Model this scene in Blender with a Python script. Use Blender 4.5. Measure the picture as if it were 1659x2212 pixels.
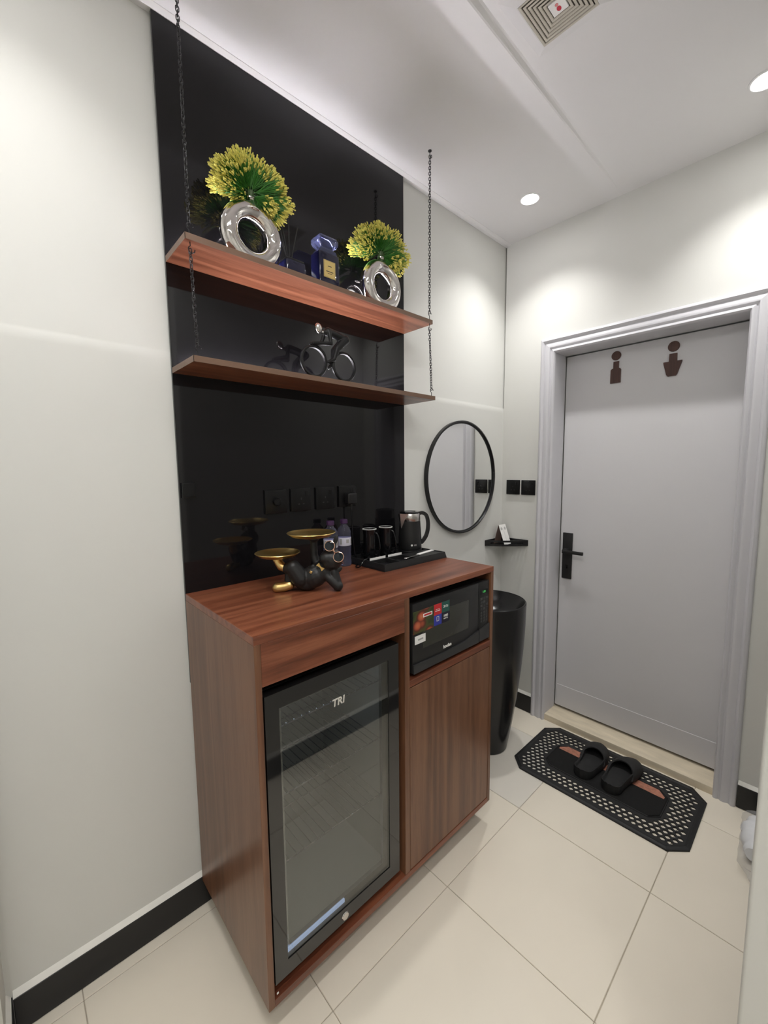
import bpy, bmesh, math, random
from mathutils import Vector, Matrix, Euler
R = math.radians; PI = math.pi; TAU = 2 * PI
S = bpy.context.scene
for o in list(bpy.data.objects): bpy.data.objects.remove(o)
COL = S.collection
random.seed(7)

# ------------------------------------------------------------------ camera
cd = bpy.data.cameras.new('camera'); cam = bpy.data.objects.new('camera', cd); COL.objects.link(cam)
yaw, pitch, roll = -0.8244, -0.1039, -0.009
fw = Vector((math.sin(yaw) * math.cos(pitch), math.cos(yaw) * math.cos(pitch), math.sin(pitch)))
rt = Vector((math.cos(yaw), -math.sin(yaw), 0)); up = rt.cross(fw)
r2 = rt * math.cos(roll) + up * math.sin(roll); u2 = -rt * math.sin(roll) + up * math.cos(roll)
m = Matrix((r2, u2, -fw)).transposed().to_4x4(); m.translation = (1.3808, -2.2692, 1.4855)
cam.matrix_world = m
cd.sensor_fit = 'HORIZONTAL'; cd.sensor_width = 36; cd.lens = 896.79 / 1659 * 36; cd.clip_start = 0.01
S.camera = cam

# ------------------------------------------------------------------ world, exposure, lamp strengths
w = bpy.data.worlds.new('world'); S.world = w; w.use_nodes = True
w.node_tree.nodes['Background'].inputs[0].default_value = (0.6, 0.62, 0.66, 1)
w.node_tree.nodes['Background'].inputs[1].default_value = 0.02
S.view_settings.view_transform = 'Standard'; S.view_settings.look = 'None'
S.view_settings.gamma = 1; S.view_settings.use_curve_mapping = False
S.view_settings.exposure = 1.54
DOWN_W = 16.0           # each recessed ceiling spot
LED_W = 76.0             # emission strength of the upper shelf LED tape
LED_W2 = 62.0            # and of the lower one
LAMP_COL = (1.0, 0.985, 0.965)
FILL_W = 14.5           # emission of the linear fill lights added behind the camera

H = 2.764               # ceiling
XR, YR = 1.335, -1.44   # right hand wall plane and its near corner
PX = 0.012              # front of the black panel

# ------------------------------------------------------------------ node materials
def nodes(name):
    m = bpy.data.materials.new(name); m.use_nodes = True
    return m, m.node_tree.nodes, m.node_tree.links, m.node_tree.nodes['Principled BSDF']

def mat(name, col, rough=0.5, metal=0.0, spec=0.5, coat=0.0, noise=0.0, nscale=8.0, bump=0.0, bscale=60.0, trans=0.0, ior=1.45, emit=None, estr=0.0, stretch=(1, 1, 1)):
    m, N, Lk, b = nodes(name)
    b.inputs['Base Color'].default_value = (*col, 1); b.inputs['Roughness'].default_value = rough
    b.inputs['Metallic'].default_value = metal; b.inputs['Specular IOR Level'].default_value = spec
    b.inputs['Coat Weight'].default_value = coat; b.inputs['Coat Roughness'].default_value = 0.05
    b.inputs['Transmission Weight'].default_value = trans; b.inputs['IOR'].default_value = ior
    if emit: b.inputs['Emission Color'].default_value = (*emit, 1); b.inputs['Emission Strength'].default_value = estr
    if noise or bump:
        tc = N.new('ShaderNodeTexCoord'); mp = N.new('ShaderNodeMapping'); mp.inputs['Scale'].default_value = stretch
        Lk.new(tc.outputs['Object'], mp.inputs['Vector'])
    if noise:
        n = N.new('ShaderNodeTexNoise'); n.inputs['Scale'].default_value = nscale; n.inputs['Detail'].default_value = 4
        Lk.new(mp.outputs[0], n.inputs['Vector'])
        mr = N.new('ShaderNodeMapRange'); mr.inputs['To Min'].default_value = 1 - noise; mr.inputs['To Max'].default_value = 1 + noise
        Lk.new(n.outputs['Fac'], mr.inputs['Value'])
        mx = N.new('ShaderNodeMix'); mx.data_type = 'RGBA'; mx.blend_type = 'MULTIPLY'; mx.inputs['Factor'].default_value = 1
        mx.inputs['A'].default_value = (*col, 1); Lk.new(mr.outputs[0], mx.inputs['B']); Lk.new(mx.outputs['Result'], b.inputs['Base Color'])
    if bump:
        n2 = N.new('ShaderNodeTexNoise'); n2.inputs['Scale'].default_value = bscale; n2.inputs['Detail'].default_value = 5
        Lk.new(mp.outputs[0], n2.inputs['Vector'])
        bp = N.new('ShaderNodeBump'); bp.inputs['Strength'].default_value = bump; bp.inputs['Distance'].default_value = 0.004
        Lk.new(n2.outputs['Fac'], bp.inputs['Height']); Lk.new(bp.outputs[0], b.inputs['Normal'])
    return m

def wood(name, axis, dark, mid, light, rough=0.32, sc=1.0):
    """walnut laminate, grain running along the given axis"""
    m, N, Lk, b = nodes(name)
    tc = N.new('ShaderNodeTexCoord'); mp = N.new('ShaderNodeMapping'); mp.inputs['Scale'].default_value = [(0.055 if i == axis else 1.0) * sc for i in range(3)]
    Lk.new(tc.outputs['Object'], mp.inputs['Vector'])
    def noise(scale, det, dist):
        n = N.new('ShaderNodeTexNoise'); n.inputs['Scale'].default_value = scale; n.inputs['Detail'].default_value = det
        n.inputs['Distortion'].default_value = dist; Lk.new(mp.outputs[0], n.inputs['Vector']); return n
    a = noise(24, 6, 1.0); c = noise(230, 3, 0.2); d = noise(5.0, 2, 0.6)
    rings = N.new('ShaderNodeMath'); rings.operation = 'MULTIPLY'; rings.inputs[1].default_value = 46; Lk.new(d.outputs['Fac'], rings.inputs[0])
    sn = N.new('ShaderNodeMath'); sn.operation = 'SINE'; Lk.new(rings.outputs[0], sn.inputs[0])
    s1 = N.new('ShaderNodeMath'); s1.operation = 'MULTIPLY'; s1.inputs[1].default_value = 0.09; Lk.new(sn.outputs[0], s1.inputs[0])
    s2 = N.new('ShaderNodeMath'); s2.operation = 'MULTIPLY_ADD'; s2.inputs[1].default_value = 0.35; Lk.new(c.outputs['Fac'], s2.inputs[0]); Lk.new(s1.outputs[0], s2.inputs[2])
    s3 = N.new('ShaderNodeMath'); s3.operation = 'MULTIPLY_ADD'; s3.inputs[1].default_value = 0.75; Lk.new(a.outputs['Fac'], s3.inputs[0]); Lk.new(s2.outputs[0], s3.inputs[2])
    rp = N.new('ShaderNodeValToRGB'); e = rp.color_ramp.elements
    e[0].position = 0.34; e[0].color = (*dark, 1); e[1].position = 0.72; e[1].color = (*light, 1)
    k = e.new(0.53); k.color = (*mid, 1)
    Lk.new(s3.outputs[0], rp.inputs[0]); Lk.new(rp.outputs[0], b.inputs['Base Color'])
    b.inputs['Roughness'].default_value = rough; b.inputs['Specular IOR Level'].default_value = 0.5
    bp = N.new('ShaderNodeBump'); bp.inputs['Strength'].default_value = 0.08; bp.inputs['Distance'].default_value = 0.001
    Lk.new(s3.outputs[0], bp.inputs['Height']); Lk.new(bp.outputs[0], b.inputs['Normal'])
    return m

WD, WM, WL = (0.098, 0.029, 0.014), (0.170, 0.052, 0.025), (0.250, 0.088, 0.044)
M = {}
M['wall'] = mat('wall_paint', (0.655, 0.655, 0.625), 0.55, noise=0.03, nscale=1.6, bump=0.05, bscale=9)
M['ceiling'] = mat('ceiling_paint', (0.70, 0.69, 0.69), 0.8, noise=0.02, nscale=1.2, bump=0.03, bscale=14)
M['caulk'] = mat('caulk_white', (0.78, 0.77, 0.72), 0.6, noise=0.08, nscale=25)
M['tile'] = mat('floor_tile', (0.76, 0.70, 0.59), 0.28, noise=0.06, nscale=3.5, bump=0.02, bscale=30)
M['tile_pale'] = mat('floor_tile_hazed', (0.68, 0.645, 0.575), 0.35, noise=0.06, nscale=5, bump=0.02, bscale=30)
M['grout'] = mat('grout', (0.42, 0.375, 0.30), 0.9, noise=0.35, nscale=22)
M['black_skirt'] = mat('skirting_black', (0.008, 0.008, 0.009), 0.32)
M['panel'] = mat('panel_gloss_black', (0.0065, 0.0062, 0.0072), 0.055, spec=0.4)
M['wood_y'] = wood('walnut_along_wall', 1, WD, WM, WL)
M['wood_z'] = wood('walnut_upright', 2, (0.095, 0.039, 0.019), (0.142, 0.060, 0.030), (0.190, 0.088, 0.046))
M['wood_shelf'] = wood('walnut_shelf', 1, (0.085, 0.027, 0.013), (0.165, 0.056, 0.028), (0.26, 0.100, 0.054), 0.3)
M['wood_edge'] = mat('walnut_edging', (0.17, 0.10, 0.066), 0.42, noise=0.12, nscale=40, stretch=(1, 0.2, 1))
M['sign_wood'] = wood('dark_sign_wood', 2, (0.03, 0.012, 0.009), (0.055, 0.022, 0.016), (0.085, 0.035, 0.024), 0.5)
M['door'] = mat('door_paint_grey', (0.60, 0.595, 0.61), 0.42, noise=0.02, nscale=3, bump=0.02, bscale=40)
M['frame'] = mat('frame_paint_grey', (0.58, 0.575, 0.605), 0.36, noise=0.03, nscale=8, bump=0.05, bscale=16)
M['marble'] = mat('travertine', (0.66, 0.58, 0.44), 0.35, noise=0.28, nscale=30, stretch=(0.25, 1, 1), bump=0.05)
M['black_matte'] = mat('black_matte', (0.010, 0.010, 0.0105), 0.55)
M['black_satin'] = mat('black_satin', (0.009, 0.009, 0.010), 0.33)
M['black_gloss'] = mat('black_gloss', (0.006, 0.006, 0.007), 0.08)
M['plate'] = mat('socket_black', (0.0065, 0.0065, 0.007), 0.28, spec=0.3)
M['black_plastic'] = mat('black_plastic', (0.014, 0.014, 0.0145), 0.38, bump=0.03, bscale=400)
M['dark_grey'] = mat('dark_grey_plastic', (0.03, 0.03, 0.031), 0.4)
M['basin'] = mat('basin_ceramic_black', (0.010, 0.010, 0.0105), 0.22, noise=0.2, nscale=6)
M['rubber'] = mat('rubber', (0.012, 0.012, 0.0125), 0.6, bump=0.1, bscale=250)
M['carpet'] = mat('mat_carpet_black', (0.006, 0.006, 0.006), 0.95, bump=0.5, bscale=600)
M['copper'] = mat('mat_copper_print', (0.46, 0.20, 0.135), 0.45, metal=0.3, noise=0.65, nscale=70)
M['eva'] = mat('eva_foam_black', (0.013, 0.013, 0.0135), 0.62, bump=0.06, bscale=300)
M['chrome'] = mat('chrome', (0.66, 0.63, 0.61), 0.05, metal=1)
M['steel'] = mat('brushed_steel', (0.62, 0.60, 0.58), 0.24, metal=1, noise=0.05, nscale=40, stretch=(1, 1, 20))
M['gold'] = mat('gold', (0.86, 0.62, 0.24), 0.30, metal=1)
M['gold_boot'] = mat('gold_paint', (0.80, 0.58, 0.24), 0.36, metal=1)
M['rose_gold'] = mat('rose_gold', (0.80, 0.50, 0.36), 0.16, metal=1)
M['figure'] = mat('figure_black', (0.010, 0.010, 0.0105), 0.42, spec=0.3)
M['dog'] = mat('statue_matte_black', (0.013, 0.013, 0.0135), 0.45)
M['lens'] = mat('dark_lens', (0.004, 0.008, 0.012), 0.04)
M['chain'] = mat('chain_dark', (0.010, 0.009, 0.011), 0.35, metal=0.0)
M['mirror'] = mat('mirror_glass', (0.90, 0.91, 0.91), 0.008, metal=1)
M['white'] = mat('white_plain', (0.80, 0.79, 0.77), 0.5)
M['white_print'] = mat('white_print', (0.75, 0.74, 0.72), 0.5)
M['grey_print'] = mat('grey_print', (0.35, 0.35, 0.34), 0.6)
M['vent'] = mat('vent_plastic', (0.50, 0.47, 0.40), 0.5, noise=0.12, nscale=30)
M['vent_dark'] = mat('vent_shaft', (0.16, 0.145, 0.12), 0.8)
M['red_print'] = mat('red_print', (0.55, 0.03, 0.06), 0.5)
M['lamp'] = mat('lamp_lens', (1, 1, 1), 0.4, emit=LAMP_COL, estr=18)
M['lamp_ring'] = mat('lamp_ring', (0.80, 0.80, 0.80), 0.35)
M['led'] = mat('led_tape', (1, 1, 1), 0.5, emit=(0.97, 0.93, 1.0), estr=LED_W)
M['led_low'] = mat('led_tape_lower', (1, 1, 1), 0.5, emit=(0.97, 0.93, 1.0), estr=LED_W2)
M['green_led'] = mat('green_digits', (0.02, 0.3, 0.05), 0.4, emit=(0.15, 0.8, 0.2), estr=0.12)
M['yellow'] = mat('flower_yellow', (0.64, 0.575, 0.12), 0.55, noise=0.3, nscale=30)
M['green'] = mat('stem_green', (0.045, 0.20, 0.025), 0.45, noise=0.35, nscale=40)
M['stem_dark'] = mat('stem_dark_green', (0.05, 0.09, 0.03), 0.5)
M['blue_glass'] = mat('midnight_blue_glass', (0.005, 0.0055, 0.028), 0.04, trans=0.1, coat=0.4)
M['stopper_glass'] = mat('pale_blue_glass', (0.22, 0.25, 0.50), 0.03, trans=0.85, ior=1.5)
M['label_gold'] = mat('gold_label', (0.62, 0.46, 0.17), 0.4)
M['ink'] = mat('ink', (0.02, 0.02, 0.02), 0.6)
M['pet'] = mat('bottle_plastic', (0.66, 0.67, 0.92), 0.04, trans=0.95, ior=1.33)
M['cap_purple'] = mat('cap_purple', (0.055, 0.02, 0.075), 0.35)
M['label_white'] = mat('bottle_label', (0.62, 0.62, 0.70), 0.45)
M['liner'] = mat('fridge_liner', (0.42, 0.42, 0.41), 0.5)
M['wire'] = mat('rack_wire', (0.55, 0.56, 0.58), 0.25, metal=1)
M['alu'] = mat('aluminium_spacer', (0.62, 0.64, 0.67), 0.25, metal=1)
M['card_dark'] = mat('card_back_brown', (0.20, 0.13, 0.11), 0.6)
M['tissue'] = mat('white_cloth', (0.80, 0.81, 0.83), 0.8, bump=0.2, bscale=60)
M['st_red'] = mat('sticker_red', (0.50, 0.025, 0.03), 0.35)
M['st_green'] = mat('sticker_green', (0.02, 0.09, 0.075), 0.35)
M['st_blue'] = mat('sticker_blue', (0.035, 0.045, 0.33), 0.35)
M['st_dark'] = mat('sticker_dark', (0.015, 0.013, 0.025), 0.35)

def glass_pane():
    m, N, Lk, b = nodes('tinted_door_glass')
    out = N['Material Output']; N.remove(b)
    tr = N.new('ShaderNodeBsdfTransparent'); tr.inputs[0].default_value = (0.72, 0.73, 0.72, 1)
    gl = N.new('ShaderNodeBsdfGlossy'); gl.inputs['Color'].default_value = (0.9, 0.9, 0.88, 1); gl.inputs['Roughness'].default_value = 0.01
    lw_ = N.new('ShaderNodeLayerWeight'); lw_.inputs['Blend'].default_value = 0.5
    p5 = N.new('ShaderNodeMath'); p5.operation = 'POWER'; p5.inputs[1].default_value = 5; Lk.new(lw_.outputs['Facing'], p5.inputs[0])
    fr = N.new('ShaderNodeMath'); fr.operation = 'MULTIPLY_ADD'; fr.inputs[1].default_value = 0.90; fr.inputs[2].default_value = 0.10; Lk.new(p5.outputs[0], fr.inputs[0])
    mx = N.new('ShaderNodeMixShader'); Lk.new(fr.outputs[0], mx.inputs[0]); Lk.new(tr.outputs[0], mx.inputs[1]); Lk.new(gl.outputs[0], mx.inputs[2])
    Lk.new(mx.outputs[0], out.inputs['Surface']); return m
M['pane'] = glass_pane()

def clear_film():
    m, N, Lk, b = nodes('clear_bag_film')
    out = N['Material Output']; N.remove(b)
    tr = N.new('ShaderNodeBsdfTransparent'); tr.inputs[0].default_value = (0.93, 0.93, 0.93, 1)
    df = N.new('ShaderNodeBsdfDiffuse'); df.inputs['Color'].default_value = (0.85, 0.85, 0.85, 1)
    mx = N.new('ShaderNodeMixShader'); mx.inputs[0].default_value = 0.14; Lk.new(tr.outputs[0], mx.inputs[1]); Lk.new(df.outputs[0], mx.inputs[2])
    Lk.new(mx.outputs[0], out.inputs['Surface']); return m
M['film'] = clear_film()

def food_print():
    m, N, Lk, b = nodes('food_photo_print')
    tc = N.new('ShaderNodeTexCoord'); mp = N.new('ShaderNodeMapping'); mp.inputs['Scale'].default_value = (0, 26, 30)
    Lk.new(tc.outputs['Object'], mp.inputs[0])
    v = N.new('ShaderNodeTexVoronoi'); v.inputs['Scale'].default_value = 0.85; v.distance = 'EUCLIDEAN'; Lk.new(mp.outputs[0], v.inputs['Vector'])
    rp = N.new('ShaderNodeValToRGB'); e = rp.color_ramp.elements
    e[0].position = 0.0; e[0].color = (0.62, 0.25, 0.12, 1); e[1].position = 0.85; e[1].color = (0.03, 0.04, 0.015, 1)
    k = e.new(0.30); k.color = (0.42, 0.09, 0.04, 1); k = e.new(0.48); k.color = (0.09, 0.018, 0.014, 1); k = e.new(0.66); k.color = (0.06, 0.075, 0.02, 1)
    Lk.new(v.outputs['Distance'], rp.inputs[0]); Lk.new(rp.outputs[0], b.inputs['Base Color']); b.inputs['Roughness'].default_value = 0.3
    return m
M['food'] = food_print()

# ------------------------------------------------------------------ mesh builder
class MB:
    def __init__(self): self.v = []; self.f = []
    def add(self, vs, fs, mt=None):
        n = len(self.v)
        for p in vs: self.v.append(tuple(mt @ Vector(p)) if mt is not None else tuple(p))
        for q in fs: self.f.append([i + n for i in q])
        return self
    def bm(self, b, mt=None):
        b.verts.ensure_lookup_table(); b.verts.index_update()
        self.add([v.co[:] for v in b.verts], [[v.index for v in q.verts] for q in b.faces], mt); b.free(); return self
    def box(self, x0, x1, y0, y1, z0, z1, bev=0.0, seg=2, mt=None):
        b = bmesh.new(); bmesh.ops.create_cube(b, size=1)
        for v in b.verts: v.co = Vector((x0 if v.co.x < 0 else x1, y0 if v.co.y < 0 else y1, z0 if v.co.z < 0 else z1))
        if bev: bmesh.ops.bevel(b, geom=b.edges[:], offset=bev, segments=seg, affect='EDGES', profile=0.5)
        return self.bm(b, mt)
    def lathe(self, prof, c=(0, 0, 0), seg=40, mt=None, cap=True):
        vs, fs = [], []
        for (r, z) in prof:
            for i in range(seg):
                a = TAU * i / seg; vs.append((c[0] + r * math.cos(a), c[1] + r * math.sin(a), c[2] + z))
        for j in range(len(prof) - 1):
            for i in range(seg):
                k = (i + 1) % seg; fs.append([j * seg + i, j * seg + k, (j + 1) * seg + k, (j + 1) * seg + i])
        if cap:
            if prof[0][0] > 1e-5: fs.append(list(range(seg))[::-1])
            if prof[-1][0] > 1e-5: fs.append([(len(prof) - 1) * seg + i for i in range(seg)])
        return self.add(vs, fs, mt)
    def tube(self, pts, r, seg=8, closed=False, mt=None):
        pts = [Vector(p) for p in pts]; n = len(pts); vs, fs = [], []
        rr = r if isinstance(r, (list, tuple)) else [r] * n
        prev = None
        for i, p in enumerate(pts):
            if closed: t = pts[(i + 1) % n] - pts[i - 1]
            else: t = pts[min(i + 1, n - 1)] - pts[max(i - 1, 0)]
            t.normalize()
            if prev is None: a = t.orthogonal().normalized()
            else:
                a = prev - t * prev.dot(t)
                a = a.normalized() if a.length > 1e-6 else t.orthogonal().normalized()
            prev = a; b = t.cross(a)
            for k in range(seg):
                q = TAU * k / seg; vs.append(p + (a * math.cos(q) + b * math.sin(q)) * rr[i])
        for i in range(n if closed else n - 1):
            j = (i + 1) % n
            for k in range(seg):
                l = (k + 1) % seg; fs.append([i * seg + k, i * seg + l, j * seg + l, j * seg + k])
        if not closed:
            fs.append(list(range(seg))[::-1]); fs.append([(n - 1) * seg + k for k in range(seg)])
        return self.add(vs, fs, mt)
    def prism(self, poly, a, b, axis=2, mt=None):
        """polygon extruded along axis; poly holds the two other coordinates in x,y,z order"""
        def p3(u, v, t): return [(t, u, v), (u, t, v), (u, v, t)][axis]
        n = len(poly); vs = [p3(u, v, a) for u, v in poly] + [p3(u, v, b) for u, v in poly]
        fs = [list(range(n))[::-1], list(range(n, 2 * n))] + [[i, (i + 1) % n, n + (i + 1) % n, n + i] for i in range(n)]
        return self.add(vs, fs, mt)
    def ball(self, c, r, rot=(0, 0, 0), seg=16, rings=10, mt=None):
        b = bmesh.new(); bmesh.ops.create_uvsphere(b, u_segments=seg, v_segments=rings, radius=1)
        r = r if isinstance(r, (tuple, list)) else (r, r, r)
        k = Matrix.Translation(c) @ Euler(rot).to_matrix().to_4x4() @ Matrix.Diagonal((*r, 1))
        return self.bm(b, (mt @ k) if mt is not None else k)
    def cap(self, a, b, ra, rb, seg=12):
        """tapered capsule"""
        a, b = Vector(a), Vector(b); n = 6
        self.tube([a + (b - a) * i / n for i in range(n + 1)], [ra + (rb - ra) * i / n for i in range(n + 1)], seg)
        self.ball(a, ra, seg=12, rings=8); self.ball(b, rb, seg=12, rings=8); return self

def mesh_from(name, mb, smooth=35):
    me = bpy.data.meshes.new(name); me.from_pydata(mb.v, [], mb.f); me.validate()
    b = bmesh.new(); b.from_mesh(me); bmesh.ops.recalc_face_normals(b, faces=b.faces[:]); b.to_mesh(me); b.free()
    if smooth:
        me.shade_smooth(); me.set_sharp_from_angle(angle=R(smooth))
    return me

def part(name, mb, material, parent=None, world=False, smooth=35, label=None, stuff=False):
    if world and parent is not None:
        inv = parent.matrix_world.inverted()
        p = parent
        mb.v = [tuple(inv @ Vector(v)) for v in mb.v]
    me = mesh_from(name, mb, smooth) if isinstance(mb, MB) else mb
    o = bpy.data.objects.new(name, me); COL.objects.link(o)
    me.materials.append(M[material] if isinstance(material, str) else material)
    if parent is not None: o.parent = parent
    if label: o['label'] = label
    if stuff: o['kind'] = 'stuff'
    return o

def thing(name, label, cat, loc=(0, 0, 0), rz=0.0, group=None):
    o = bpy.data.objects.new(name, None); COL.objects.link(o)
    o.location = loc; o.rotation_euler = (0, 0, rz); o['label'] = label; o['category'] = cat
    o.empty_display_size = 0.05
    o.matrix_world = Matrix.Translation(loc) @ Matrix.Rotation(rz, 4, 'Z')
    if group: o['group'] = group
    return o

def tag(o, label, cat, group=None):
    o['label'] = label; o['category'] = cat
    if group: o['group'] = group
    return o

def struct(name, mb, material, smooth=35, parent=None):
    o = part(name, mb, material, parent, smooth=smooth)
    if parent is None: o['kind'] = 'structure'
    return o

def copy_tree(o, loc, rz, label=None, parent=None):
    c = o.copy(); COL.objects.link(c)
    if parent is None:
        c.location = loc; c.rotation_euler = (0, 0, rz); c.matrix_world = Matrix.Translation(loc) @ Matrix.Rotation(rz, 4, 'Z')
        if label: c['label'] = label
    else: c.parent = parent
    for ch in list(o.children): copy_tree(ch, None, None, None, c)
    return c

def remeshed(name, mb, voxel, material, parent, smooth_it=6, label=None, dec=None):
    """one continuous skin over overlapping volumes"""
    me = mesh_from(name, mb, 0); t = bpy.data.objects.new('tmp', me); COL.objects.link(t)
    r = t.modifiers.new('r', 'REMESH'); r.mode = 'VOXEL'; r.voxel_size = voxel
    if smooth_it: s = t.modifiers.new('s', 'SMOOTH'); s.iterations = smooth_it; s.factor = 0.5
    dg = bpy.context.evaluated_depsgraph_get(); dg.update()
    me2 = bpy.data.meshes.new_from_object(t.evaluated_get(dg)); bpy.data.objects.remove(t)
    me2.name = name; me2.shade_smooth(); me2.materials.clear()
    return part(name, me2, material, parent, label=label)

def text_mesh(s, size, ext=0.0004, bold=0.0, shear=0.0):
    c = bpy.data.curves.new('t', 'FONT'); c.body = s; c.size = size; c.extrude = ext; c.offset = bold; c.shear = shear
    c.align_x = 'CENTER'; c.align_y = 'CENTER'; c.resolution_u = 3
    t = bpy.data.objects.new('t', c); COL.objects.link(t)
    dg = bpy.context.evaluated_depsgraph_get(); dg.update()
    me = bpy.data.meshes.new_from_object(t.evaluated_get(dg)); bpy.data.objects.remove(t); me.materials.clear(); return me

FACE_X = Matrix(((0, 0, 1), (1, 0, 0), (0, 1, 0))).to_4x4()      # text in xy -> on a plane facing +x, reading along +y
def text(name, s, size, at, material, parent, rot=FACE_X, bold=0.0, shear=0.0, world=True):
    me = text_mesh(s, size, bold=bold, shear=shear)
    k = Matrix.Translation(at) @ rot
    if world and parent is not None: k = parent.matrix_world.inverted() @ k
    me.transform(k); me.name = name
    return part(name, me, material, parent)

def arc(c, r, a0, a1, n, plane='yz'):
    out = []
    for i in range(n + 1):
        a = a0 + (a1 - a0) * i / n; u, v = r * math.cos(a), r * math.sin(a)
        out.append({'yz': (c[0], c[1] + u, c[2] + v), 'xz': (c[0] + u, c[1], c[2] + v), 'xy': (c[0] + u, c[1] + v, c[2])}[plane])
    return out
def rrect(x0, x1, y0, y1, r, n=5):
    out = []
    for cx, cy, a in ((x1 - r, y1 - r, 0), (x0 + r, y1 - r, PI / 2), (x0 + r, y0 + r, PI), (x1 - r, y0 + r, 1.5 * PI)):
        for i in range(n + 1): out.append((cx + r * math.cos(a + PI / 2 * i / n), cy + r * math.sin(a + PI / 2 * i / n)))
    return out
def spline(pts, n=8):
    P = [Vector(p) for p in pts]; P = [P[0] * 2 - P[1]] + P + [P[-1] * 2 - P[-2]]; out = []
    for i in range(1, len(P) - 2):
        for k in range(n):
            t = k / n; a, b, c, d = P[i - 1:i + 3]
            out.append(0.5 * ((2 * b) + (c - a) * t + (2 * a - 5 * b + 4 * c - d) * t * t + (3 * b - a - 3 * c + d) * t ** 3))
    return out + [P[-2]]

# ================================================================== THE SETTING
YF, XB = -3.6, 3.0       # far ends of the part of the flat behind the camera
# floor: grout bed, each tile a part
fl = struct('floor', MB().box(-0.05, XB + 0.05, YF - 0.05, 0.16, -0.05, -0.003), 'grout')
tile_me = mesh_from('tile', MB().box(-0.2488, 0.2488, -0.2488, 0.2488, -0.012, 0.0, 0.0012, 1))
tile_me.materials.append(M['tile'])
def tile(cx, cy, sx=1.0, sy=1.0, pale=False):
    if pale or sx != 1 or sy != 1:
        me = mesh_from('tile', MB().box(-0.25 * sx + 0.0012, 0.25 * sx - 0.0012, -0.25 * sy + 0.0012, 0.25 * sy - 0.0012, -0.012, 0.0, 0.0012, 1)); me.materials.append(M['tile_pale' if pale else 'tile'])
    else: me = tile_me
    o = bpy.data.objects.new('tile', me); COL.objects.link(o); o.parent = fl; o.location = (cx, cy, random.uniform(-0.0003, 0.0003))
gx = [0.0] + [0.0456 + 0.5 * i for i in range(6)] + [XB]
gy = [0.12] + [-0.205 - 0.5 * i for i in range(7)] + [YF]
for i in range(len(gx) - 1):
    for j in range(len(gy) - 1):
        x0, x1, y1, y0 = gx[i], gx[i + 1], gy[j], gy[j + 1]
        if x0 > 1.34 and y0 > -1.2: continue
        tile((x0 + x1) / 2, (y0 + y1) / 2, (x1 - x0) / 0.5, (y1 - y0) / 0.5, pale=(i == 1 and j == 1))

# ceiling: lower strip beside the panel, a soft step, then a field that rises slightly towards the camera
def ch(y): return H + 0.020 * min(1.0, -y / 1.3)
cb = MB()
ys = [0.2, 0.0, -0.3, -0.6, -0.9, -1.2, -1.5, -2.4, YF - 0.05]
prof = lambda y: [(-0.05, H), (0.604, H), (0.608, H + 0.15 * (ch(min(y, 0)) - H)), (0.616, H + 0.85 * (ch(min(y, 0)) - H)), (0.622, ch(min(y, 0))), (XB + 0.05, ch(min(y, 0))), (XB + 0.05, H + 0.1), (-0.05, H + 0.1)]
vs = []; fs = []
for y in ys:
    for x, z in prof(y): vs.append((x, y, z))
for i in range(len(ys) - 1):
    for k in range(8): fs.append([i * 8 + k, i * 8 + (k + 1) % 8, (i + 1) * 8 + (k + 1) % 8, (i + 1) * 8 + k])
fs.append(list(range(8))); fs.append([(len(ys) - 1) * 8 + k for k in range(8)])
struct('ceiling', cb.add(vs, fs), 'ceiling', smooth=0)

# left wall: the plaster below 1.84 m stands a few millimetres proud
YL = -2.36
lw = MB().prism([(-0.15, -0.003), (0.0, -0.003), (0.0, 1.812), (-0.001, 1.828), (-0.0045, 1.838), (-0.0065, 1.846), (-0.0068, H + 0.05), (-0.15, H + 0.05)], YL, 0.2, axis=1)
struct('wall_left', lw, 'wall', smooth=60)
# back wall with the door opening
DX0, DX1, DZ = 0.309, 1.1135, 2.106
bw = MB().box(0, DX0, 0, 0.2, -0.003, H + 0.05).box(DX1, XB, 0, 0.2, -0.003, H + 0.05).box(DX0, DX1, 0, 0.2, DZ, H + 0.05)
struct('wall_back', bw, 'wall', smooth=0)
# right wall, ends in a bare plaster corner
struct('wall_right', MB().box(XR, XB, YR, -0.0005, -0.003, H + 0.08, 0.006, 3), 'wall')
struct('wall_near_left', MB().box(-0.15, 0.12, YF, YL, -0.003, H + 0.08, 0.004, 2), 'wall')
struct('wall_front', MB().box(0.0, XB, YF - 0.15, YF, -0.003, H + 0.08), 'wall')
struct('wall_far_right', MB().box(XB, XB + 0.15, YF, YR, -0.003, H + 0.08), 'wall')

# black skirting with a bead of caulk along the top
def skirting(name, x0, x1, y0, y1):
    o = struct(name, MB().box(x0, x1, y0, y1, 0.001, 0.105, 0.0012, 1), 'black_skirt')
    ax = (x1 - x0) < (y1 - y0)
    if ax: part('caulk_bead', MB().prism([(x0 - 0.002, 0.1045), (x1 - 0.0015, 0.1045), (x0 + 0.002, 0.118), (x0 - 0.002, 0.122)] if x0 < 0.5 else [(x1 + 0.002, 0.1045), (x0 + 0.0015, 0.1045), (x1 - 0.002, 0.118), (x1 + 0.002, 0.122)], y0, y1, axis=1), 'caulk', o)
    else: part('caulk_bead', MB().prism([(y1 + 0.002, 0.1045), (y0 + 0.0015, 0.1045), (y1 - 0.002, 0.118), (y1 + 0.002, 0.122)] if name != 'baseboard_near_left' else [(y0 - 0.002, 0.1045), (y1 - 0.0015, 0.1045), (y0 + 0.002, 0.118), (y0 - 0.002, 0.122)], x0, x1, axis=0), 'caulk', o)
    return o
skirting('baseboard_left', 0.0005, 0.012, -2.346, -0.0125)
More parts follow.
